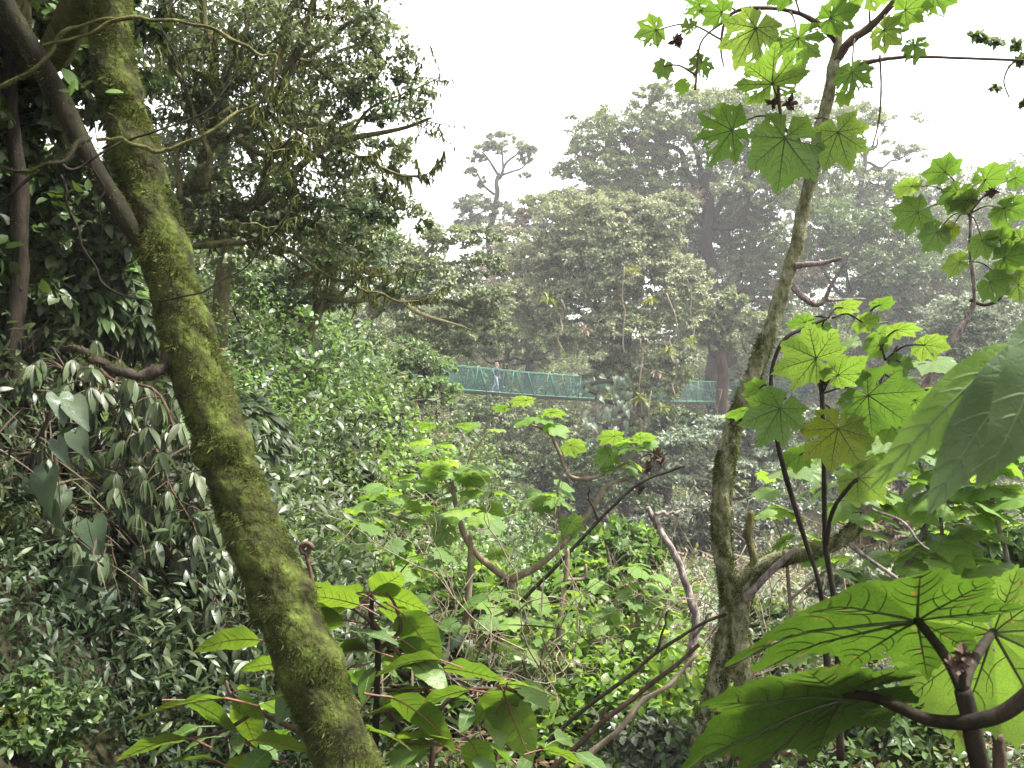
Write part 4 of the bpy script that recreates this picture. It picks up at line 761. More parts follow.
def place_leaf(parent, kind, v, pos, along, nor, size, node=None, pr=.004, pm=None, bend=.15, label=None):
    q = bpy.data.objects.new('leaf', PM[kind, v]); al = Vector(nrm(along)); no = Vector(nrm(nor)); xx = al.cross(no).normalized(); zz = xx.cross(al)
    q.location = Vector(pos); q.scale = (size,) * 3; q.rotation_euler = Matrix((xx, al, zz)).transposed().to_euler(); link(q, parent)
    if label: q['label'] = label
    if node is not None:
        a = np.array(node, float); b2 = np.array(pos, float); d = np.linalg.norm(b2 - a); mid = (a + b2) / 2 + UP * d * bend
        me_ = MB().add(*tube(spline([a, mid, b2], 6), np.linspace(pr * 1.2, pr * .8, 13)[:len(spline([a, mid, b2], 6))], 6)).data('petiole', [pm or STEMR])
        pe = bpy.data.objects.new('petiole', me_); C.objects.link(pe); pe.parent = q
        q_m = Matrix.LocRotScale(q.location, q.rotation_euler, q.scale); 
        pe.matrix_parent_inverse = q_m.inverted() if q.parent is None else (Matrix(q_m)).inverted()
    return q
def hero(parent, kind, v, px, py, Y, spx, ang, face=.5, node=None, full=1.75, pr=.004, pm=None, lean=0., bend=.15, under=True, label=None):
    """blade centre at a pixel, spx wide, tip pointing at ang (image degrees, 0 right, 90 up); face: how far it turns to us"""
    al = np.array([math.cos(R(ang)), lean, math.sin(R(ang)) ]); sgn = 1 if under else -1
    no = np.array([0.05 * math.sin(px), sgn * face, 1 - face]); 
    al = al - no * np.dot(al, no) / np.dot(no, no) * 1.0
    return place_leaf(parent, kind, v, P(px, py, Y), al, no, spx / FPX * Y / full, None if node is None else P(*node), pr, pm, bend, label)
def whorls(parent, spots, kind, nv, seed, size, tilt=.35):
    """spots: (px, py, Y, count); leaves on their stalks around a branch tip"""
    g = np.random.default_rng(seed)
    for px, py, Y, cnt in spots:
        c = P(px, py, Y); a0 = g.uniform(0, 6); cnt = cnt + 1
        for i in range(cnt):
            a = a0 + i * 2.4 + g.normal(0, .2); hor = np.array([math.cos(a), math.sin(a), 0]); s_ = size * g.uniform(.6, 1.2)
            pl = s_ * g.uniform(.7, 1.1); dn = g.uniform(.1, .7)
            al = hor - UP * dn * .7; no = UP + hor * dn * .6 + g.normal(0, .25, 3) + np.array([0, g.normal(0, tilt), 0])
            al_n = nrm(al); zz = nrm(no - al_n * np.dot(no, al_n))
            pos = c + hor * pl + UP * pl * .5 + UP * g.normal(0, .3) * s_
            place_leaf(parent, kind, int(g.integers(nv)), pos, al, no, s_)

# ------------------------------------------------------------------ slender mossy tree with palmate leaves (right)
st = thing('slender_tree', 'slender leaning lichen-covered tree with lobed leaves on the right', 'tree', foot(700, 760, 4.0))
TR = [(690, 860, 4., 17), (703, 740, 4., 16), (716, 690, 4., 15), (727, 640, 3.98, 14), (730, 600, 3.96, 13), (724, 560, 3.95, 12), (721, 520, 3.93, 12), (724, 470, 3.9, 12), (733, 430, 3.9, 11.5), (748, 390, 3.88, 11), (768, 335, 3.86, 10.5), (790, 270, 3.83, 9.5), (803, 215, 3.82, 9), (814, 160, 3.8, 8.5), (826, 105, 3.8, 8), (834, 65, 3.8, 7), (840, 20, 3.8, 5), (845, -40, 3.8, 4), (850, -140, 3.8, 3)]
p, r = pxpath(TR, 10); r = r * .72; q_ = 384 - p[:, 2] / p[:, 1] * FPX
for y0 in (68, 108, 160, 235, 262, 330, 395, 470, 560, 640): r = r * (1 + .13 * np.exp(-((q_ - y0) / 5) ** 2))
MB().add(*tube(p, r, 22, .13, 9)).build('trunk', MOSSL, st)
mf = MB(); low = q_ > 330; moss_fuzz(mf, p[:int(low.sum())], r[:int(low.sum())], 26000, .013, 5); moss_fuzz(mf, p, r, 6000, .007, 6); mf.build('moss', LM['moss'], st, smooth=False)
for i, rws in enumerate([
    [(834, 62, 3.8, 5), (850, 42, 3.78, 4.5), (872, 25, 3.75, 4), (900, -5, 3.7, 3), (930, -40, 3.7, 2)],
    [(830, 78, 3.8, 4.5), (850, 70, 3.78, 3.5), (870, 62, 3.76, 2.5), (905, 57, 3.75, 1.7), (960, 58, 3.7, 1.4), (1040, 61, 3.65, 1.2)],
    [(836, 42, 3.8, 3.5), (822, 26, 3.76, 3), (800, 14, 3.72, 2.4), (770, 8, 3.7, 2), (740, 10, 3.7, 1.8), (725, 22, 3.7, 1.6), (721, 48, 3.7, 1.2), (724, 68, 3.7, .8)],
    [(796, 266, 3.8, 4), (806, 264, 3.78, 3), (822, 263, 3.75, 2.6), (842, 258, 3.72, 2)],
    [(794, 288, 3.8, 3.5), (802, 296, 3.76, 3.2), (814, 304, 3.72, 3), (824, 301, 3.7, 2.8), (832, 284, 3.68, 2), (855, 246, 3.66, 1)],
    [(822, 300, 3.7, 2.2), (840, 300, 3.7, 1.8), (866, 299, 3.7, 1.3)],
    [(880, 55, 3.75, 1), (881, 90, 3.75, .9), (879, 120, 3.75, .9), (872, 148, 3.75, .7)],
    [(695, 90, 3.6, 1.2), (697, 70, 3.6, 1.2), (700, 45, 3.6, 1), (710, 32, 3.6, 1), (730, 18, 3.68, 1)],
    [(812, 175, 3.8, 2), (800, 142, 3.7, 2), (786, 130, 3.65, 1.8), (781, 118, 3.62, 1.8), (778, 85, 3.6, 1.6)]]):
    limb(st, rws, STEMG if i in (3, 4, 5) else STEMR, seed=50 + i, seg=6)
HT = [('holed', 0, 656, 30, 40, 200, .65, (722, 40, 3.7)), ('holed', 1, 690, 28, 22, 120, .6, None), ('lime', 0, 664, 66, 26, 250, .7, (695, 75, 3.6)), ('holed', 2, 702, 62, 34, 250, .7, (697, 50, 3.6)), ('small', 1, 684, 84, 20, 230, .5, None),
      ('holed', 1, 772, 84, 84, 100, .5, (781, 118, 3.62)), ('holed', 2, 732, 130, 78, 200, .62, (781, 118, 3.62)), ('lime', 1, 785, 138, 92, 265, .8, (781, 118, 3.62)), ('lime', 2, 838, 132, 72, 290, .7, (815, 118, 3.75)),
      ('holed', 0, 756, 28, 76, 250, .6, (760, 9, 3.7)), ('holed', 3, 722, 12, 44, 170, .45, (735, 10, 3.7)), ('holed', 1, 798, 38, 62, 280, .6, (790, 12, 3.7)), ('lime', 3, 830, 18, 50, 30, .5, (815, 20, 3.75)), ('holed', 2, 852, 72, 50, 285, .65, (855, 38, 3.78)),
      ('holed', 0, 884, 30, 46, 320, .55, (885, 15, 3.72)), ('lime', 0, 905, 10, 48, 20, .5, (900, -2, 3.7)), ('holed', 3, 935, -4, 46, 340, .5, (920, -20, 3.7)), ('lime', 1, 868, -6, 60, 80, .5, (870, 24, 3.75)), ('lime', 2, 790, -8, 60, 120, .5, (800, 14, 3.7)), ('holed', 2, 700, 5, 34, 160, .5, None), ('holed', 1, 915, 45, 34, 280, .6, (905, 57, 3.75)), ('small', 2, 845, 95, 24, 260, .5, None)]
for a in HT: hero(st, a[0], a[1], a[2], a[3], 3.62, a[4], a[5], a[6], a[7], pr=.0035)
def buds(parent, spots, Y, s_, seed=1):
    g = np.random.default_rng(seed)
    for x, y in spots:
        mb = MB(); c = P(x, y, Y); k = 26; d = sph(g, k); mb.add(*leafset(T_OVAL, np.tile(c, (k, 1)), d, sph(g, k), s_ * g.uniform(.6, 1.2, k))); mb.build('seed_head', [BUD], parent)
buds(st, [(773, 103), (790, 103), (676, 42)], 3.62, .035)
g = np.random.default_rng(66)
lp = thing('hanging_sprig', 'thin hanging sprig with small grey leaves at the top right edge', 'plant', P(1018, 61, 3.9)); limb(lp, [(1040, 61, 3.9, 1.2), (1015, 62, 3.9, 1), (1004, 80, 3.9, .8), (1010, 100, 3.9, .6)], STEMR, name='stem', seg=5)
mb = MB(); crown(mb, [list(P(*c_, 3.9)) + [.07, .07, .06] for c_ in ((1005, 42), (1015, 85), (988, 42), (1018, 60), (1012, 100), (1022, 35), (1020, 72))], 420, .034, T_OVAL, 4, low=-1); mb.build('foliage', LM['mid'], lp)

# short mossy tree with the long pale limb
s2 = thing('forked_mossy_tree', 'short mossy trunk beside the slender tree, bending right into a long pale limb', 'tree', foot(748, 760, 3.9))
limb(s2, [(752, 860, 3.9, 11.40), (745, 720, 3.9, 10.26), (741, 660, 3.9, 9.50), (740, 620, 3.9, 9.12), (746, 585, 3.88, 9.50), (762, 566, 3.85, 8.36), (790, 556, 3.82, 7.60), (820, 549, 3.8, 6.84), (845, 538, 3.78, 6.08), (862, 515, 3.76, 5.32)], MOSSL, name='trunk', seed=61, fuzz=14000, k=9, rough=.08, fl=.012)
limb(s2, [(862, 515, 3.76, 5.32), (874, 490, 3.8, 5.17), (886, 462, 3.85, 4.94), (900, 438, 3.9, 4.71), (922, 395, 4, 4.41), (938, 362, 4., 3.80), (957, 335, 4., 3.34), (972, 308, 4., 2.55), (974, 285, 4., 1.87), (970, 250, 4., 1.87), (969, 212, 4., 1.70), (950, 198, 4., 1.27), (940, 188, 4, 0.85)], STEMG, seed=62, k=8)
limb(s2, [(748, 584, 3.88, 6.08), (754, 560, 3.85, 3.80), (748, 535, 3.85, 3.42), (752, 510, 3.85, 3.40)], BARKM, seed=63, fuzz=1200)
limb(s2, [(744, 600, 3.85, 4.56), (760, 583, 3.8, 3.42), (780, 563, 3.75, 3.40), (797, 548, 3.7, 2.98)], STEMG, seed=64, tail=False)
limb(s2, [(970, 300, 4., 1.87), (985, 305, 4, 1.70), (1000, 298, 4, 1.53), (1008, 280, 4, 1.19), (1012, 262, 4, 0.85)], STEMR, seed=65)
limb(s2, [(845, 540, 3.78, 2.55), (870, 560, 3.75, 2.04), (900, 580, 3.7, 1.70)], STEMG, seed=66)
limb(s2, [(968, 215, 4., 1.36), (980, 200, 4, 1.10), (992, 190, 4, 0.85)], STEMR, seed=67)
NB = (969, 214, 4.)
for a in [('lime', 0, 945, 172, 46, 130, .5), ('lime', 1, 985, 180, 44, 60, .5), ('lime', 2, 918, 212, 52, 215, .7), ('lime', 3, 1004, 208, 50, 330, .5), ('lime', 0, 958, 192, 44, 260, .6), ('lime', 1, 937, 232, 40, 240, .8), ('yellow', 0, 952, 228, 26, 250, .6), ('lime', 2, 982, 240, 38, 290, .7), ('lime', 3, 968, 200, 40, 180, .5), ('lime', 1, 912, 186, 34, 190, .4), ('lime', 0, 1015, 178, 34, 20, .5)]:
    hero(s2, *a[:4][:2], a[2], a[3], 3.9, a[4], a[5], a[6], NB, pr=.003)
for a in [('lime', 2, 1004, 258, 52, 20, .6), ('lime', 3, 990, 282, 44, 330, .7), ('lime', 0, 1018, 285, 44, 10, .7), ('lime', 1, 1000, 240, 36, 100, .5), ('lime', 1, 960, 262, 34, 200, .6), ('lime', 2, 1022, 240, 44, 60, .6)]:
    hero(s2, a[0], a[1], a[2], a[3], 3.9, a[4], a[5], a[6], (1006, 285, 4.), pr=.003)
buds(s2, [(972, 200), (955, 196), (992, 192)], 3.92, .03, 2)

# sapling with big palmate leaves
sp = thing('palmate_sapling', 'sapling with large lobed backlit leaves on dark stems right of the slender tree', 'sapling', foot(826, 640, 3.3))
limb(sp, [(840, 760, 3.3, 4), (836, 620, 3.3, 3), (826, 545, 3.28, 2.8), (824, 480, 3.26, 2.6), (823, 430, 3.25, 2.6), (822, 395, 3.25, 2.4), (818, 372, 3.25, 2)], STEMD, name='stem', seed=71, seg=7)
limb(sp, [(830, 720, 3.3, 4), (822, 600, 3.28, 2.6), (802, 530, 3.25, 2.6), (784, 470, 3.2, 2.6), (772, 410, 3.2, 2.2), (772, 370, 3.2, 2), (784, 340, 3.2, 2), (805, 328, 3.22, 1.8), (828, 318, 3.24, 1.6)], STEMD, seed=72, seg=7)
limb(sp, [(826, 545, 3.28, 2.4), (833, 510, 3.2, 2.2), (850, 486, 3.15, 2), (858, 480, 3.15, 1.6)], STEMD, seed=73, seg=7)
N1 = (823, 392, 3.25)
for a in [('lime', 0, 816, 358, 86, 150, .62, N1), ('lime', 1, 868, 395, 92, 325, .7, (824, 393, 3.25)), ('yellow', 0, 838, 428, 84, 262, .85, (826, 405, 3.25)), ('lime', 2, 780, 408, 78, 240, .85, (786, 398, 3.2)), ('lime', 3, 838, 375, 60, 60, .5, N1), ('lime', 1, 858, 478, 64, 320, .7, (850, 486, 3.15)),
          ('lime', 2, 806, 322, 38, 170, .35, (828, 318, 3.24)), ('lime', 3, 842, 308, 34, 50, .4, (828, 318, 3.24)), ('lime', 0, 862, 322, 34, 350, .5, (832, 318, 3.24)), ('lime', 1, 822, 326, 28, 250, .6, (828, 318, 3.24)), ('lime', 2, 896, 330, 44, 30, .35, (880, 350, 3.3)), ('lime', 0, 880, 345, 34, 200, .6, (885, 360, 3.3)), ('lime', 3, 924, 345, 46, 350, .5, (885, 360, 3.3)), ('lime', 0, 900, 362, 34, 250, .8, (885, 360, 3.3)), ('lime', 1, 880, 305, 30, 80, .4, (866, 318, 3.3)), ('lime', 2, 760, 388, 34, 200, .6, (772, 390, 3.2)), ('lime', 3, 858, 440, 40, 250, .8, (826, 430, 3.25)), ('lime', 0, 800, 455, 40, 230, .6, (822, 450, 3.25)), ('lime', 1, 892, 425, 46, 300, .6, (870, 410, 3.3)), ('lime', 2, 915, 400, 40, 330, .5, (885, 375, 3.3))]:
    hero(sp, a[0], a[1], a[2], a[3], 3.15 if a[4] > 50 else 3.3, a[4], a[5], a[6], a[7], pr=.0035, pm=STEMD)
limb(sp, [(872, 410, 3.3, 1.5), (884, 372, 3.3, 1.4), (898, 345, 3.3, 1.2)], STEMR, seed=74, seg=6)
buds(sp, [(824, 380)], 3.24, .03, 3)
whorls(sp, [(790, 480, 3.5, 3), (765, 425, 3.5, 2), (880, 450, 3.6, 3), (905, 480, 3.6, 3), (840, 500, 3.5, 3), (925, 375, 3.7, 3), (870, 340, 3.6, 2), (800, 540, 3.5, 2)], 'lime', 4, 72, .1, .6)
whorls(sp, [(830, 470, 3.7, 4), (900, 440, 3.7, 4), (950, 400, 3.9, 4), (860, 520, 3.7, 4), (780, 500, 3.7, 3)], 'small', 4, 73, .075, .5)

# shrubs of soft lobed leaves: name, label, stems, whorls
def leafy_shrub(label, ft, stems, spots, size, seed, kind='small', nv=4, mat=STEMP, name='lobed_leaf_shrub', rnd=0):
    o = thing(name, label, 'shrub', foot(*ft))
    for i, rws in enumerate(stems): limb(o, rws, mat, name='stem' if i == 0 else 'branch', seed=seed + i, seg=7, rough=.08)
    whorls(o, spots, kind, nv, seed, size); return o
leafy_shrub('dense shrub of soft lobed leaves at the right edge above the big leaves', (950, 640, 4.3),
    [[(960, 700, 4.3, 3), (945, 560, 4.3, 2.2), (938, 500, 4.3, 1.6), (930, 470, 4.3, 1)], [(1030, 640, 4.2, 3), (1005, 550, 4.2, 2.4), (990, 490, 4.2, 2), (985, 440, 4.2, 1.4)], [(945, 560, 4.3, 2), (915, 520, 4.3, 1.6), (890, 500, 4.3, 1)], [(880, 620, 4.3, 2.6), (930, 515, 4.3, 3), (925, 480, 4.3, 2), (918, 460, 4.3, 1)]],
    [(930, 480, 4.3, 5), (985, 500, 4.2, 6), (945, 545, 4.3, 6), (1000, 540, 4.2, 6), (890, 515, 4.3, 4), (1015, 470, 4.2, 5), (960, 515, 4.1, 6), (1000, 580, 4.2, 6), (925, 570, 4.2, 6), (900, 560, 4.4, 4), (1020, 520, 4.1, 5), (870, 450, 4.2, 3), (955, 440, 4.3, 4), (990, 600, 4.3, 5), (1020, 620, 4.3, 5), (905, 455, 4.3, 4), (850, 480, 4.4, 4), (870, 530, 4.3, 4), (1010, 440, 4.2, 5), (975, 470, 4.1, 5)], .125, 401, mat=STEMG)
leafy_shrub('small lobed-leaf shrub between the two mossy trunks and the sapling', (790, 640, 4.4), [[(800, 700, 4.4, 2.4), (790, 600, 4.4, 2), (785, 550, 4.4, 1.4), (775, 520, 4.4, 1)], [(790, 600, 4.4, 1.6), (820, 575, 4.4, 1.2), (840, 560, 4.4, .8)]],
    [(775, 520, 4.4, 3), (788, 560, 4.4, 4), (810, 620, 4.4, 4), (835, 575, 4.4, 4), (870, 585, 4.4, 4), (800, 660, 4.3, 4), (850, 640, 4.3, 4), (900, 660, 4.2, 5), (760, 660, 4.3, 4), (870, 700, 4., 4)], .09, 402)
cs = leafy_shrub('forked grey sapling with lime lobed leaves in the centre below the bridge', (505, 720, 6),
    [[(490, 760, 6, 6), (500, 690, 6, 5.5), (508, 640, 6, 5), (512, 600, 6, 4.5), (510, 580, 6, 4.5)],
     [(510, 580, 6, 4), (490, 566, 6, 3.6), (472, 548, 6, 3.2), (462, 528, 6, 3), (456, 505, 6, 2.6), (453, 488, 6, 2), (450, 470, 6, 1.2)],
     [(510, 580, 6, 4), (535, 568, 5.95, 3.6), (562, 545, 5.9, 3.2), (580, 525, 5.9, 3), (598, 500, 5.9, 2.6), (605, 487, 5.9, 2.2), (622, 480, 5.9, 2), (642, 474, 5.9, 1.4)],
     [(458, 515, 6, 2.6), (440, 522, 6, 2.4), (415, 522, 6, 2), (385, 512, 6, 1.2)],
     [(640, 455, 5.9, 1.4), (620, 466, 5.9, 1.6), (595, 477, 5.9, 2), (575, 478, 5.9, 2), (566, 470, 5.9, 2), (558, 450, 5.9, 1.8), (548, 432, 5.9, 1.5), (530, 424, 5.9, 1)],
     [(565, 545, 5.9, 1.6), (560, 520, 5.9, 1.4), (558, 490, 5.9, 1.2), (562, 475, 5.9, 1)],
     [(456, 500, 6, 1.6), (440, 470, 6, 1.2), (430, 450, 6, 1)], [(470, 460, 6, 1.2), (478, 445, 6, 1), (490, 430, 6, .8)], [(555, 520, 5.9, 1), (545, 510, 5.9, .8), (540, 500, 5.9, .7)]],
    [(450, 478, 6, 6), (462, 500, 6, 5), (395, 518, 6, 5), (425, 522, 6, 4), (430, 452, 6, 4), (540, 425, 5.9, 5), (620, 470, 5.9, 4), (640, 455, 5.9, 3), (500, 500, 6, 3), (545, 500, 5.9, 4), (490, 435, 6, 3), (478, 475, 6, 4), (555, 540, 6, 3), (412, 490, 6, 4), (375, 505, 6, 3), (560, 505, 5.9, 4), (630, 450, 5.9, 3)], .105, 403)
for a in [('lime', 0, 527, 400, 34, 160, .3), ('lime', 1, 505, 408, 24, 170, .3), ('lime', 2, 550, 412, 32, 340, .3), ('lime', 3, 570, 445, 34, 320, .5), ('lime', 0, 615, 436, 36, 180, .4), ('lime', 1, 640, 438, 30, 20, .4), ('lime', 2, 610, 455, 34, 240, .8), ('lime', 1, 470, 478, 42, 330, .4), ('lime', 3, 440, 470, 42, 150, .5), ('lime', 0, 488, 510, 36, 300, .6), ('lime', 1, 445, 530, 34, 240, .9), ('lime', 2, 402, 545, 30, 250, .8), ('lime', 0, 430, 425, 26, 170, .3), ('lime', 3, 462, 425, 24, 0, .3), ('lime', 2, 548, 505, 30, 200, .7), ('lime', 0, 570, 522, 32, 290, .8), ('lime', 1, 500, 555, 30, 120, .5)]:
    hero(cs, a[0], a[1], a[2], a[3], 5.85, a[4], a[5], a[6])
buds(cs, [(655, 455), (662, 462), (648, 468), (640, 488)], 5.9, .05, 4)
leafy_shrub('thin sapling stem with few leaves left of the forked grey sapling', (455, 720, 5.6), [[(450, 760, 5.6, 5), (458, 680, 5.6, 4.5), (466, 620, 5.6, 4), (470, 570, 5.6, 3), (470, 530, 5.6, 2)], [(462, 660, 5.6, 2.4), (480, 630, 5.6, 1.6), (495, 600, 5.6, 1.2)]],
    [(470, 525, 5.6, 4), (495, 600, 5.6, 4), (430, 600, 5.6, 4), (410, 575, 5.5, 5), (520, 620, 5.6, 4), (450, 630, 5.6, 4)], .12, 404)
leafy_shrub('crooked pale-stemmed sapling left of the dead leaning branch', (560, 740, 5.4),
    [[(530, 780, 5.4, 4), (545, 720, 5.4, 3.6), (556, 670, 5.4, 3.2), (560, 620, 5.4, 3), (566, 575, 5.4, 2.6), (568, 548, 5.4, 2)],
     [(540, 735, 5.4, 3.4), (565, 690, 5.35, 3), (600, 675, 5.3, 3), (625, 665, 5.3, 3), (638, 640, 5.3, 2.6), (637, 610, 5.3, 2.4), (640, 590, 5.3, 2), (634, 582, 5.3, 1.4)],
     [(566, 580, 5.4, 2), (584, 578, 5.4, 1.8), (586, 564, 5.4, 1.4)], [(560, 672, 5.4, 2.4), (580, 650, 5.4, 2), (605, 632, 5.4, 1.6), (632, 624, 5.4, 1.2)]],
    [(640, 585, 5.3, 4), (632, 575, 5.3, 3), (650, 610, 5.3, 4), (540, 660, 5.4, 4), (600, 620, 5.4, 4), (580, 600, 5.4, 4), (520, 690, 5.2, 5), (620, 640, 5.3, 3)], .105, 405)
leafy_shrub('low lobed-leaf shrub between the bank and the forked sapling', (400, 660, 6.4), [[(405, 700, 6.4, 3), (398, 620, 6.4, 2.4), (392, 560, 6.4, 2)], [(398, 620, 6.4, 2), (370, 590, 6.4, 1.6), (350, 570, 6.4, 1)]],
    [(392, 500, 6.4, 4), (350, 560, 6.4, 5), (370, 530, 6.4, 5), (420, 580, 6.4, 5), (445, 590, 6.4, 5), (395, 560, 6.4, 5), (350, 525, 6.6, 4), (520, 640, 6.2, 5), (560, 640, 6, 5), (480, 650, 6, 5)], .12, 406)

leafy_shrub('low spreading shrub of wide lobed leaves in front of the forked sapling', (480, 740, 5), [[(480, 780, 5, 3), (476, 690, 5, 2.4), (470, 640, 5, 1.6)], [(476, 690, 5, 2), (440, 650, 5, 1.6), (410, 610, 5, 1)], [(476, 700, 5, 2), (530, 660, 5, 1.6), (570, 630, 5, 1)]],
    [(470, 635, 5, 4), (410, 600, 5, 4), (440, 560, 5.2, 4), (530, 650, 5, 4), (570, 620, 5, 4), (500, 600, 5.2, 4), (380, 555, 5.4, 4), (620, 660, 5, 3), (550, 690, 4.8, 3), (345, 540, 5.6, 3)], .1, 407, kind='lime')
leafy_shrub('small lime-leaved shrub between the crossing sticks and the dead leaning branch', (620, 700, 5.2), [[(625, 740, 5.2, 2.4), (630, 660, 5.2, 2), (632, 610, 5.2, 1.2)], [(630, 660, 5.2, 1.6), (655, 630, 5.2, 1.2), (668, 600, 5.2, .8)]],
    [(632, 600, 5.2, 4), (668, 595, 5.2, 3), (650, 640, 5.2, 4), (610, 640, 5.2, 3), (700, 680, 5, 3)], .085, 408, kind='lime')
for lab, px, py, Y, L_, n_, sd in (('tangle of bare tan twigs in the lower centre under the forked sapling', 560, 760, 5, 1.0, 12, 1), ('bare twiggy bush just left of the dead leaning branch', 650, 740, 5.6, 1.1, 11, 2), ('sprawling bare twigs between the dead branch and the two mossy trunks', 705, 720, 6, 1.1, 9, 3), ('bare pale twigs rising in front of the open right slope', 850, 640, 6.5, 1.3, 11, 4), ('thin tan twigs behind the broad oval leaves', 440, 720, 4.6, .9, 10, 5), ('bare twiggy bush low on the bank right of the fiddlehead', 380, 600, 6.6, 1.2, 10, 6)):
    g = np.random.default_rng(800 + sd); b_ = P(px, py, Y); b_[2] = min(b_[2], float(ground_z(b_[0], b_[1])) + .1); o = thing('bare_shrub', lab, 'shrub', b_)
    for i in range(n_): m_ = MB(); ramify(m_, b_ + g.normal(0, .12, 3) * [1, 1, 0], [g.normal(0, .7), g.normal(0, .3), 1], L_ * g.uniform(.7, 1.4), .008, 2, g, kids=4, jit=.3, lift=.05, seg=5); m_.build('stem', STEMP, o)
# dead leaning branch and loose sticks
def stick(name, label, rowsets, mat, ft, seed):
    o = thing(name, label, 'branch' if 'branch' in label else 'stick', foot(*ft))
    for i, r_ in enumerate(rowsets): limb(o, r_, mat, name='stem' if i == 0 else 'side_twig', seed=seed + i, seg=7, rough=.1, wob=.004, tail=i > 0)
    return o
stick('dead_branch', 'bare lilac-grey dead branch leaning left of the slender tree', [[(690, 800, 4.6, 5), (690, 740, 4.6, 4.5), (687, 700, 4.6, 4.5), (689, 660, 4.6, 4.5), (696, 622, 4.6, 4.5), (688, 590, 4.6, 4), (676, 558, 4.6, 3.6), (660, 530, 4.6, 3.4), (647, 507, 4.6, 2.8)], [(655, 514, 4.6, 2), (668, 514, 4.6, 1.8), (680, 510, 4.6, 1.6)], [(692, 640, 4.6, 2), (704, 622, 4.55, 1.6), (712, 612, 4.5, 1)]], STEMG, (690, 770, 4.6), 81)
stick('leaning_stick', 'long dark diagonal stick rising through the forked sapling', [[(470, 660, 5.5, 2.4), (500, 625, 5.5, 2.2), (545, 578, 5.5, 2.), (590, 530, 5.5, 1.8), (625, 495, 5.5, 1.6), (655, 475, 5.5, 1.4), (684, 468, 5.5, 1.4)], [(598, 520, 5.5, 1.2), (590, 500, 5.5, 1), (588, 485, 5.5, .8)]], STEMD, (450, 690, 5.5), 84)
stick('leaning_stick', 'uppermost of the dark sticks slanting up to the slender tree', [[(515, 775, 3.9, 2.4), (560, 730, 3.9, 2.2), (610, 690, 3.9, 2.), (655, 655, 3.9, 1.8), (690, 630, 3.9, 1.6), (725, 615, 3.9, 1.6)], [(655, 655, 3.9, 1.4), (664, 630, 3.9, 1.2), (668, 610, 3.9, 1)]], STEMD, (510, 790, 3.9), 86)
stick('leaning_stick', 'middle brown stick slanting beneath the dark one at the bottom', [[(545, 775, 3.95, 3), (600, 725, 3.95, 2.8), (650, 685, 3.95, 2.4), (700, 645, 3.95, 2)], [(600, 725, 3.95, 1.4), (604, 705, 3.95, 1)]], STEMR, (540, 790, 3.95), 88)
stick('leaning_stick', 'pale straight stick slanting lowest of the crossing sticks', [[(568, 780, 3.8, 3.2), (620, 725, 3.8, 2.8), (660, 690, 3.8, 2.4), (700, 655, 3.8, 1.8)]], STEMP, (560, 790, 3.8), 90)
stick('leaning_stick', 'thin pale twig crossing under the palmate sapling', [[(860, 500, 3.9, 1.4), (895, 520, 3.9, 1.4), (930, 548, 3.9, 1.2)], [(885, 420, 3.9, 1), (905, 450, 3.9, 1)]], STEMG, (870, 560, 3.9), 92)

# ferns
def fern(label, px, py, Y, n, ln, seed, spread=1.):
    g = np.random.default_rng(seed); b_ = P(px, py, Y); b_[2] = max(b_[2] - .2, float(ground_z(b_[0], b_[1]))); o = thing('fern', label, 'fern', b_, 'ferns on the forest floor')
    for i in range(n):
        a = i * 2 * PI / n + g.normal(0, .3); h = np.array([math.cos(a), math.sin(a) * .8, 0]) * ln * g.uniform(.7, 1.1) * spread
        pts = spline([b_, b_ + h * .35 + UP * ln * .55, b_ + h * .75 + UP * ln * .65, b_ + h * 1.1 + UP * ln * .4], 9); T = nrm(np.gradient(pts, axis=0)); mb = MB(); mb.add(*tube(pts, np.linspace(.005, .0015, len(pts)), 5), 0)
        k = np.arange(5, len(pts)); tt = np.linspace(0, 1, len(k)); pl = ln * .3 * np.sin(PI * (.15 + .85 * tt)) + .01
        P_, A_, N_, S_ = [], [], [], []
        for sg in (-1, 1):
            sd = nrm(np.cross(T[k], UP)) * sg
            for f_ in np.linspace(0.05, 1, 9):      # leaflets along each pinna
                for s3 in (-1, 1):
                    c = pts[k] + sd * (pl * f_)[:, None] - UP * (pl * f_ * .25)[:, None]; P_.append(c); A_.append(nrm(sd * .45 + T[k] * s3)); N_.append(np.tile(UP, (len(k), 1)) + h * .3); S_.append(pl * .2 * (1.1 - f_ * .6))
        mb.add(*leafset(T_DIA, np.concatenate(P_), np.concatenate(A_), np.concatenate(N_), np.concatenate(S_)), 1); mb.build('frond', [STEMR, LM['fresh']], o)
fern('arching fern under the forked sapling in the centre', 545, 668, 5.2, 7, .4, 1)
fern('fern left of the crossing sticks at the bottom', 590, 745, 4.4, 6, .24, 2)
fern('fern below the bright bush by the dead branch', 600, 640, 6.2, 8, .5, 3)
fern('small fern at the foot of the slender tree', 670, 740, 4.2, 7, .26, 4)
# coiled young fern frond
o = thing('fiddlehead', 'coiled reddish brown young frond right of the mossy trunk', 'fern', foot(318, 640, 3.1))
limb(o, [(330, 700, 3.1, 3), (320, 620, 3.1, 2.4), (314, 588, 3.1, 2.2), (309, 566, 3.1, 2.2), (306, 552, 3.1, 2.4)], BUD, name='stem', seg=7)
c = P(306, 549, 3.1); t = np.linspace(0, 4.2 * PI, 50); rr = np.linspace(.022, .004, 50); MB().add(*tube(np.stack([c[0] + rr * np.cos(t), c[1] + 0 * t, c[2] + rr * np.sin(t)], -1), np.linspace(.009, .004, 50), 7)).build('coil', BUD, o)

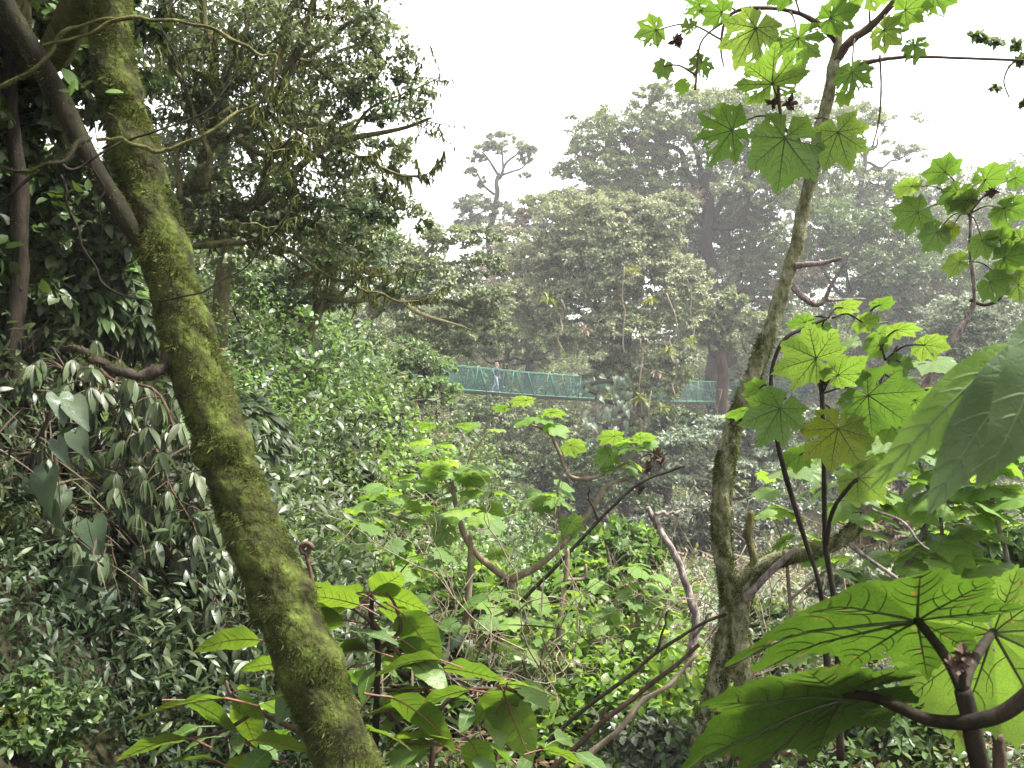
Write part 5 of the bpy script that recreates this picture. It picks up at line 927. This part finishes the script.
# ------------------------------------------------------------------ broad oval-leaved shrub at the bottom
bs = thing('broad_leaf_shrub', 'shrub with broad oval leaves on reddish stalks behind the mossy trunk foot', 'shrub', foot(360, 800, 3.))
for i, rws in enumerate([[(370, 900, 3, 5), (372, 800, 3, 4), (376, 720, 3, 3.4), (378, 650, 3, 3), (372, 620, 3, 2.6), (372, 592, 3, 2)], [(378, 650, 3, 2.4), (400, 630, 2.98, 2), (395, 605, 2.96, 1.6), (385, 592, 2.95, 1.4)], [(372, 622, 3, 2.4), (352, 608, 3, 2), (335, 603, 3, 1.6)], [(420, 900, 3, 4), (432, 760, 3, 3), (440, 710, 3, 2.6), (470, 690, 3, 2.2), (505, 690, 3, 1.8)], [(390, 900, 3, 3), (330, 760, 3, 3), (260, 712, 3, 2.4), (232, 695, 3, 2), (226, 680, 3, 1.4)], [(255, 712, 3, 1.8), (225, 730, 3, 1.8), (195, 738, 3, 1.5)], [(385, 690, 3, 2), (420, 690, 3, 2), (445, 680, 3, 1.5)], [(376, 700, 3, 2), (400, 730, 3, 1.8), (385, 700, 2.95, 1.2)], [(372, 620, 3, 2), (400, 655, 3, 2), (430, 680, 3, 1.6)]]):
    limb(bs, rws, STEMR if i else STEMD, name='stem' if i == 0 else 'branch', seed=110 + i, seg=7)
OL = [('oval', 0, 225, 698, 92, 175, .25), ('oval', 1, 185, 700, 60, 330, .6), ('oval', 0, 240, 705, 55, 280, .6), ('oval', 3, 190, 738, 84, 195, .35), ('oval', 2, 232, 700, 40, 330, .6), ('oval', 1, 238, 690, 46, 25, .4), ('grey', 0, 300, 680, 52, 240, .7),
      ('oval', 2, 372, 592, 60, 0, .5), ('oval', 0, 372, 592, 52, 60, .6), ('oval', 1, 366, 596, 70, 130, .4), ('oval', 2, 360, 605, 60, 170, .5), ('oval', 3, 352, 600, 60, 200, .5), ('oval', 0, 378, 605, 62, 320, .5), ('grey', 0, 330, 640, 50, 330, .25), ('grey', 0, 350, 632, 62, 5, .2), ('oval', 1, 345, 620, 66, 190, .6),
      ('oval', 0, 402, 612, 70, 300, .6), ('oval', 3, 400, 640, 56, 310, .7), ('oval', 2, 443, 668, 62, 0, .45), ('oval', 1, 440, 660, 64, 180, .45), ('oval', 3, 390, 698, 84, 305, .6), ('oval', 0, 508, 700, 70, 290, .75), ('oval', 2, 505, 690, 54, 260, .6), ('oval', 1, 508, 690, 50, 230, .5), ('grey', 0, 520, 682, 44, 300, .6), ('oval', 3, 500, 685, 60, 60, .35), ('oval', 0, 470, 690, 60, 200, .4), ('oval', 1, 430, 690, 64, 200, .35), ('oval', 2, 420, 710, 60, 170, .4), ('oval', 0, 330, 690, 60, 170, .35), ('oval', 2, 370, 650, 66, 160, .4), ('oval', 1, 380, 660, 60, 20, .4), ('oval', 3, 345, 670, 60, 230, .6), ('oval', 0, 300, 700, 62, 10, .4), ('oval', 1, 360, 730, 60, 20, .4), ('oval', 2, 255, 740, 56, 320, .5), ('oval', 3, 215, 760, 60, 160, .4), ('oval', 0, 270, 760, 60, 200, .5), ('oval', 2, 400, 740, 60, 30, .4), ('oval', 1, 470, 740, 60, 290, .6), ('oval', 0, 440, 745, 60, 180, .4), ('oval', 3, 540, 750, 50, 300, .4), ('oval', 1, 330, 590, 50, 100, .4), ('oval', 1, 260, 640, 60, 170, .6), ('oval', 0, 290, 665, 50, 185, .5)]
g = np.random.default_rng(15)
for a in OL: hero(bs, a[0], a[1], a[2], a[3], 2.95 + g.normal(0, .06), a[4], a[5], a[6], full=1., lean=g.normal(0, .25))
whorls(bs, [(380, 690, 3.1, 5), (420, 720, 3.1, 5), (300, 740, 3.1, 5), (480, 720, 3.1, 5), (350, 700, 3.1, 4), (240, 740, 3.2, 4), (450, 760, 3., 5), (360, 640, 3.2, 4), (540, 760, 3.2, 4)], 'ovalg', 4, 16, .13)

# ------------------------------------------------------------------ big leaves close to the camera (bottom right)
fg = thing('big_leaf_plant', 'dark-stemmed plant with huge lobed leaves filling the bottom right foreground', 'plant', (P(990, 900, 1.35)[0], 1.35, float(ground_z(P(990, 900, 1.35)[0], 1.35))))
PM['big', 0] = palmate('leaf', 501, [B_big, VEIN], .42, 9, .05, holes=3, n=220, pleat=.07, droop=.2, step=36, vr=.75)
PM['big', 1] = palmate('leaf', 502, [B_big, VEIN], .36, 9, .05, holes=4, n=220, pleat=.07, droop=.16, step=37, vr=.75)
PM['big', 2] = palmate('leaf', 503, [B_lime, VEIN], .2, 9, .05, holes=2, n=220, pleat=.05, droop=.12, step=36, vr=.8)
p = [(1010, 1500, 1.3, 11), (1000, 900, 1.22, 11), (985, 790, 1.2, 10), (975, 745, 1.19, 9.5), (969, 715, 1.18, 9), (963, 690, 1.18, 8.5)]
limb(fg, p, STEMD, name='stem', seg=12, rough=.02, tail=False)
def big(v, px, py, Y, s_, al, no, rows_, lab=None):
    q = place_leaf(fg, 'big', v, P(px, py, Y), al, no, s_, label=lab)
    pp, rr_ = pxpath(rows_, 8); me_ = MB().add(*tube(pp, rr_, 10)).data('petiole', [STEMD]); pe = bpy.data.objects.new('petiole', me_); C.objects.link(pe); pe.parent = q
    pe.matrix_parent_inverse = Matrix.LocRotScale(q.location, q.rotation_euler, q.scale).inverted()
big(0, 917, 620, 1.36, .285, (-1, .1, .02), (-.02, .6, .8), [(963, 690, 1.18, 7), (950, 664, 1.22, 5.5), (935, 642, 1.29, 4.8), (917, 620, 1.355, 4.2)])
big(1, 843, 698, 1.3, .265, (-1, .12, -.3), (-.2, .66, .76), [(1100, 620, 1.1, 8), (1045, 678, 1.13, 8), (1005, 712, 1.15, 8), (966, 722, 1.17, 7.5), (930, 720, 1.2, 6.5), (900, 708, 1.23, 5.8), (872, 697, 1.26, 5), (843, 694, 1.295, 4.4)])
big(2, 993, 632, 1.5, .25, (.5, .25, -.8), (.1, 1, .35), [(963, 690, 1.18, 6), (970, 668, 1.26, 5.4), (982, 647, 1.38, 4.8), (993, 632, 1.495, 4.2)])
big(2, 1010, 585, 1.8, .2, (.6, .5, .2), (.1, .6, .8), [(1040, 700, 1.6, 5), (1035, 640, 1.65, 4.6), (1022, 600, 1.72, 4.2), (1010, 585, 1.795, 3.6)])
buds(fg, [(963, 655), (958, 666)], 1.17, .016, 6)
limb(fg, [(963, 690, 1.18, 4), (962, 660, 1.17, 3)], STEMD, seg=8)
limb(fg, [(1004, 900, 1.6, 7), (1000, 780, 1.6, 6.5), (998, 735, 1.6, 6)], STEMR, seg=8, tail=False)
# blurred long leaves hanging in at the right edge
rl = thing('hanging_leaf_spray', 'out-of-focus long leaves hanging in from the right edge', 'plant', P(1060, 330, .8))
def long_leaf(seed, mat, w): return oval_leaf(seed, [mat, VEINP], w, .3, 0, 16, .12)
PM['long', 0], PM['long', 1], PM['long', 2] = long_leaf(601, B_bright, .24), long_leaf(602, B_grey, .3), long_leaf(603, B_grey, .42)
for v, a, b2, Y, no in ((0, (1014, 344), (900, 482), .8, (.5, -.5, .6)), (1, (1040, 330), (952, 500), .78, (-.3, -1, .25)), (2, (1050, 315), (1012, 475), .74, (.3, -1, .3))):
    A, B = P(*a, Y), P(*b2, Y - .04); place_leaf(rl, 'long', v, A, B - A, no, np.linalg.norm(B - A) * (1.02))
limb(rl, [(1100, 290, .8, 4), (1062, 318, .79, 3.4), (1040, 330, .79, 3), (1014, 344, .8, 2)], STEMR, name='twig', seg=8)

# ------------------------------------------------------------------ suspension bridge
TEAL = plain('teal_painted_netting', (.008, .06, .056), .8, .3, 1.5); GREENW = plain('green_painted_steel', (.03, .15, .085), .6, .3, 2); DECKM = plain('weathered_deck', (.06, .055, .045), .8, .3, 3)
br = thing('suspension_bridge', 'green netted hanging footbridge crossing the ravine', 'bridge', (6, 58, -1.6))
A_, B_ = P(340, 378, 47.2), P(905, 391, 72.)
def bpt(t, h=0., side=0.):
    """along the bridge: t 0..1, h above deck, side across"""
    t = np.asarray(t, float)[..., None]; d = nrm(B_ - A_) ; sd = nrm(np.cross(d, UP)); tt = t[..., 0]
    sag = -1.05 * (1 - (2 * tt - 1) ** 2); hh = h * (1.0 + .0 * tt)
    return A_ + (B_ - A_) * t + UP * (sag + hh)[..., None] - sd * (side * 1.0)
LEN = np.linalg.norm(B_ - A_)
ts = np.linspace(0, 1, 90)
mb = MB()
e = [bpt(ts, h_, s_) for h_, s_ in ((0, -.5), (0, .5), (-.14, .5), (-.14, -.5))]; V = np.stack(e, 1).reshape(-1, 3); i = np.arange(89)[:, None] * 4; j = np.arange(4)[None]; j2 = (j + 1) % 4
mb.add(V, [np.stack([i + j, i + j2, i + 4 + j2, i + 4 + j], -1).reshape(-1, 4)]); mb.build('deck', DECKM, br, smooth=False)
for sd_ in (-.52, .52):
    mb = MB(); mb.add(*tube(bpt(ts, 1.36, sd_), .03, 6)); mb.build('handrail_cable', GREENW, br)
    mb = MB(); mb.add(*tube(bpt(ts, .04, sd_), .03, 6)); mb.build('lower_cable', GREENW, br)
    mb = MB(); nst = int(LEN / .085); u = np.arange(-16, nst) / nst; hgt = 1.32; sl_ = hgt / LEN
    for sg in (0, 1):
        t0_, t1_ = (u, u + sl_) if sg == 0 else (u + sl_, u); ok = (np.minimum(t0_, t1_) > 0) & (np.maximum(t0_, t1_) < 1); t0_, t1_ = t0_[ok], t1_[ok]; dw = .017 / LEN
        q = np.stack([bpt(t0_, .04, sd_), bpt(t0_ + dw, .04, sd_), bpt(t1_ + dw, 1.34, sd_), bpt(t1_, 1.34, sd_)], 1).reshape(-1, 3) + np.array([0, .004 * sg, 0]); k_ = np.arange(len(t0_))[:, None] * 4 + np.arange(4)[None]; mb.add(q, [k_])
    mb.build('side_netting', TEAL, br, smooth=False)
    for n_, t in enumerate(np.arange(.012, .99, .8 / LEN)):
        mb = MB(); off = .42 / LEN * (-1 if n_ % 3 else .5); a = bpt(np.array([t]), .02, sd_ * 1.03)[0]; b2 = bpt(np.array([t + off]), 1.36, sd_ * 1.03)[0]; mb.add(*tube(np.array([a, b2]), .024, 5)); mb.build('hanger', GREENW, br)

# ------------------------------------------------------------------ person walking on the bridge
def skin(name, verts, edges, rad, mat, parent, sub=2):
    me = bpy.data.meshes.new(name); me.from_pydata([tuple(v) for v in verts], edges, []); me.materials.append(mat)
    o = bpy.data.objects.new(name, me); link(o, parent); m = o.modifiers.new('Skin', 'SKIN'); 
    for i, r in enumerate(rad): me.skin_vertices[0].data[i].radius = (r, r) if np.isscalar(r) else r
    me.skin_vertices[0].data[0].use_root = True; s_ = o.modifiers.new('Subdivision', 'SUBSURF'); s_.levels = sub; s_.render_levels = sub
    for f in me.polygons: f.use_smooth = True
    m.use_smooth_shade = True; return o
tp = .0
ts_ = np.linspace(0, 1, 2000); pb_ = bpt(ts_, 0, 0); pxs = 512 + pb_[:, 0] / pb_[:, 1] * FPX; pt = pb_[np.argmin(abs(pxs - 496))] + UP * .012
SKIN = plain('skin', (.5, .28, .2), .6, .1); JACK = plain('navy_jacket', (.03, .04, .09), .8, .2); JEAN = plain('light_jeans', (.42, .52, .72), .8, .12); PACK = plain('grey_blue_fabric', (.2, .2, .3), .8, .2); HAIR = plain('reddish_hair', (.28, .17, .12), .7, .2); SHOE = plain('pale_shoe', (.5, .5, .5), .7, .1)
pe = thing('person', 'person in dark jacket and pale blue jeans walking right along the bridge', 'person', pt)
def W(x, y, z): return (pt[0] + x, pt[1] + y, pt[2] + z)      # x forward (walking right), y away from us, z up
# one continuous body: pelvis root
v = [W(0, 0, .95), W(.01, 0, 1.12), W(.03, 0, 1.3), W(.04, 0, 1.43), W(.06, 0, 1.51), W(.08, 0, 1.6), W(.09, 0, 1.69),
     W(.0, -.09, .9), W(.08, -.09, .5), W(.1, -.09, .09), W(.2, -.09, .035), W(-.0, .09, .9), W(-.05, .09, .5), W(-.24, .09, .14), W(-.17, .09, .04),
     W(.04, -.17, 1.41), W(.0, -.22, 1.14), W(.12, -.2, .93), W(.15, -.19, .86), W(.04, .17, 1.41), W(.06, .22, 1.14), W(.2, .2, .96), W(.24, .19, .9)]
e_ = [(0, 1), (1, 2), (2, 3), (3, 4), (4, 5), (5, 6), (0, 7), (7, 8), (8, 9), (9, 10), (0, 11), (11, 12), (12, 13), (13, 14), (3, 15), (15, 16), (16, 17), (17, 18), (3, 19), (19, 20), (20, 21), (21, 22)]
rd = [(.13, .1), (.12, .1), (.14, .11), (.1, .1), .055, .095, .085, .085, .055, .038, .035, .085, .055, .038, .035, .05, .04, .028, .03, .05, .04, .028, .03]
skin('body', v, e_, rd, SKIN, pe)
for sx, ys, zt in ((.15, -.19, .86), (.24, .19, .9)):       # fingers and thumb
    for k_ in range(5):
        a = W(sx + .0 + (.012 * (k_ - 1.5) if k_ < 4 else .025), ys, zt); L_ = (.07, .08, .075, .06, .05)[k_]; dx = .02 if k_ < 4 else .04
        skin('finger', [a, (a[0] + dx * .5, a[1], a[2] - L_ * .5), (a[0] + dx * .3, a[1], a[2] - L_)], [(0, 1), (1, 2)], [.01, .009, .007], SKIN, pe, 1)
skin('jacket', [W(0, 0, .98), W(.01, 0, 1.12), W(.03, 0, 1.3), W(.04, 0, 1.42), W(.055, 0, 1.47), W(.04, -.17, 1.41), W(.0, -.22, 1.14), W(.11, -.2, .95), W(.04, .17, 1.41), W(.06, .22, 1.14), W(.19, .2, .98)],
     [(0, 1), (1, 2), (2, 3), (3, 4), (3, 5), (5, 6), (6, 7), (3, 8), (8, 9), (9, 10)], [(.155, .125), (.145, .125), (.165, .135), (.12, .12), .075, .07, .058, .045, .07, .058, .045], JACK, pe)
skin('jeans', [W(0, 0, 1.0), W(0, 0, .93), W(.0, -.09, .87), W(.08, -.09, .5), W(.1, -.09, .12), W(.0, .09, .87), W(-.05, .09, .5), W(-.23, .09, .17)], [(0, 1), (1, 2), (2, 3), (3, 4), (1, 5), (5, 6), (6, 7)], [(.14, .115), (.15, .12), .1, .072, .06, .1, .072, .06], JEAN, pe)
for a in ([W(.08, -.09, .05), W(.15, -.09, .045), W(.24, -.09, .035)], [W(-.26, .09, .12), W(-.2, .09, .07), W(-.14, .09, .035)]): skin('shoe', a, [(0, 1), (1, 2)], [.052, .052, .035], SHOE, pe, 1)
skin('hair', [W(.07, 0, 1.67), W(.06, 0, 1.71), W(.02, 0, 1.66), W(.0, 0, 1.58)], [(0, 1), (0, 2), (2, 3)], [.1, .085, .085, .05], HAIR, pe)
skin('nose', [W(.17, 0, 1.63), W(.185, 0, 1.6)], [(0, 1)], [.014, .018], SKIN, pe, 1)
for yy_ in (-.035, .035): skin('eye', [W(.155, yy_, 1.635), W(.165, yy_, 1.635)], [(0, 1)], [.012, .008], SHOE, pe, 1)
bp = thing('backpack', 'grey-blue backpack on the back of the walking person', 'backpack', W(-.15, 0, 1.05))
skin('bag', [W(-.17, 0, 1.1), W(-.18, 0, 1.22), W(-.16, 0, 1.36)], [(0, 1), (1, 2)], [(.13, .11), (.15, .12), (.1, .09)], PACK, bp)
for yy_ in (-.11, .11): MB().add(*tube(spline([W(-.12, yy_, 1.1), W(.1, yy_ * 1.25, 1.18), W(.16, yy_ * 1.2, 1.34), W(.06, yy_ * 1.1, 1.52), W(-.1, yy_, 1.42)], 5), .022, 6)).build('strap', PACK, bp)

# ------------------------------------------------------------------ mist in the air
hz, hn = new_mat('mist'); pv = hn.nodes.new('ShaderNodeVolumePrincipled'); pv.inputs['Color'].default_value = (.97, .97, 1, 1); pv.inputs['Density'].default_value = .0011; pv.inputs['Anisotropy'].default_value = .2
oo = hn.nodes.new('ShaderNodeOutputMaterial'); hn.links.new(pv.outputs[0], oo.inputs['Volume'])
V, F = box((0, 70, 3.), (310, 270, 48.)); h_ = MB().add(V, F).build('haze', hz, smooth=False); tag(h_, kind='stuff')
bpy.context.view_layer.update()
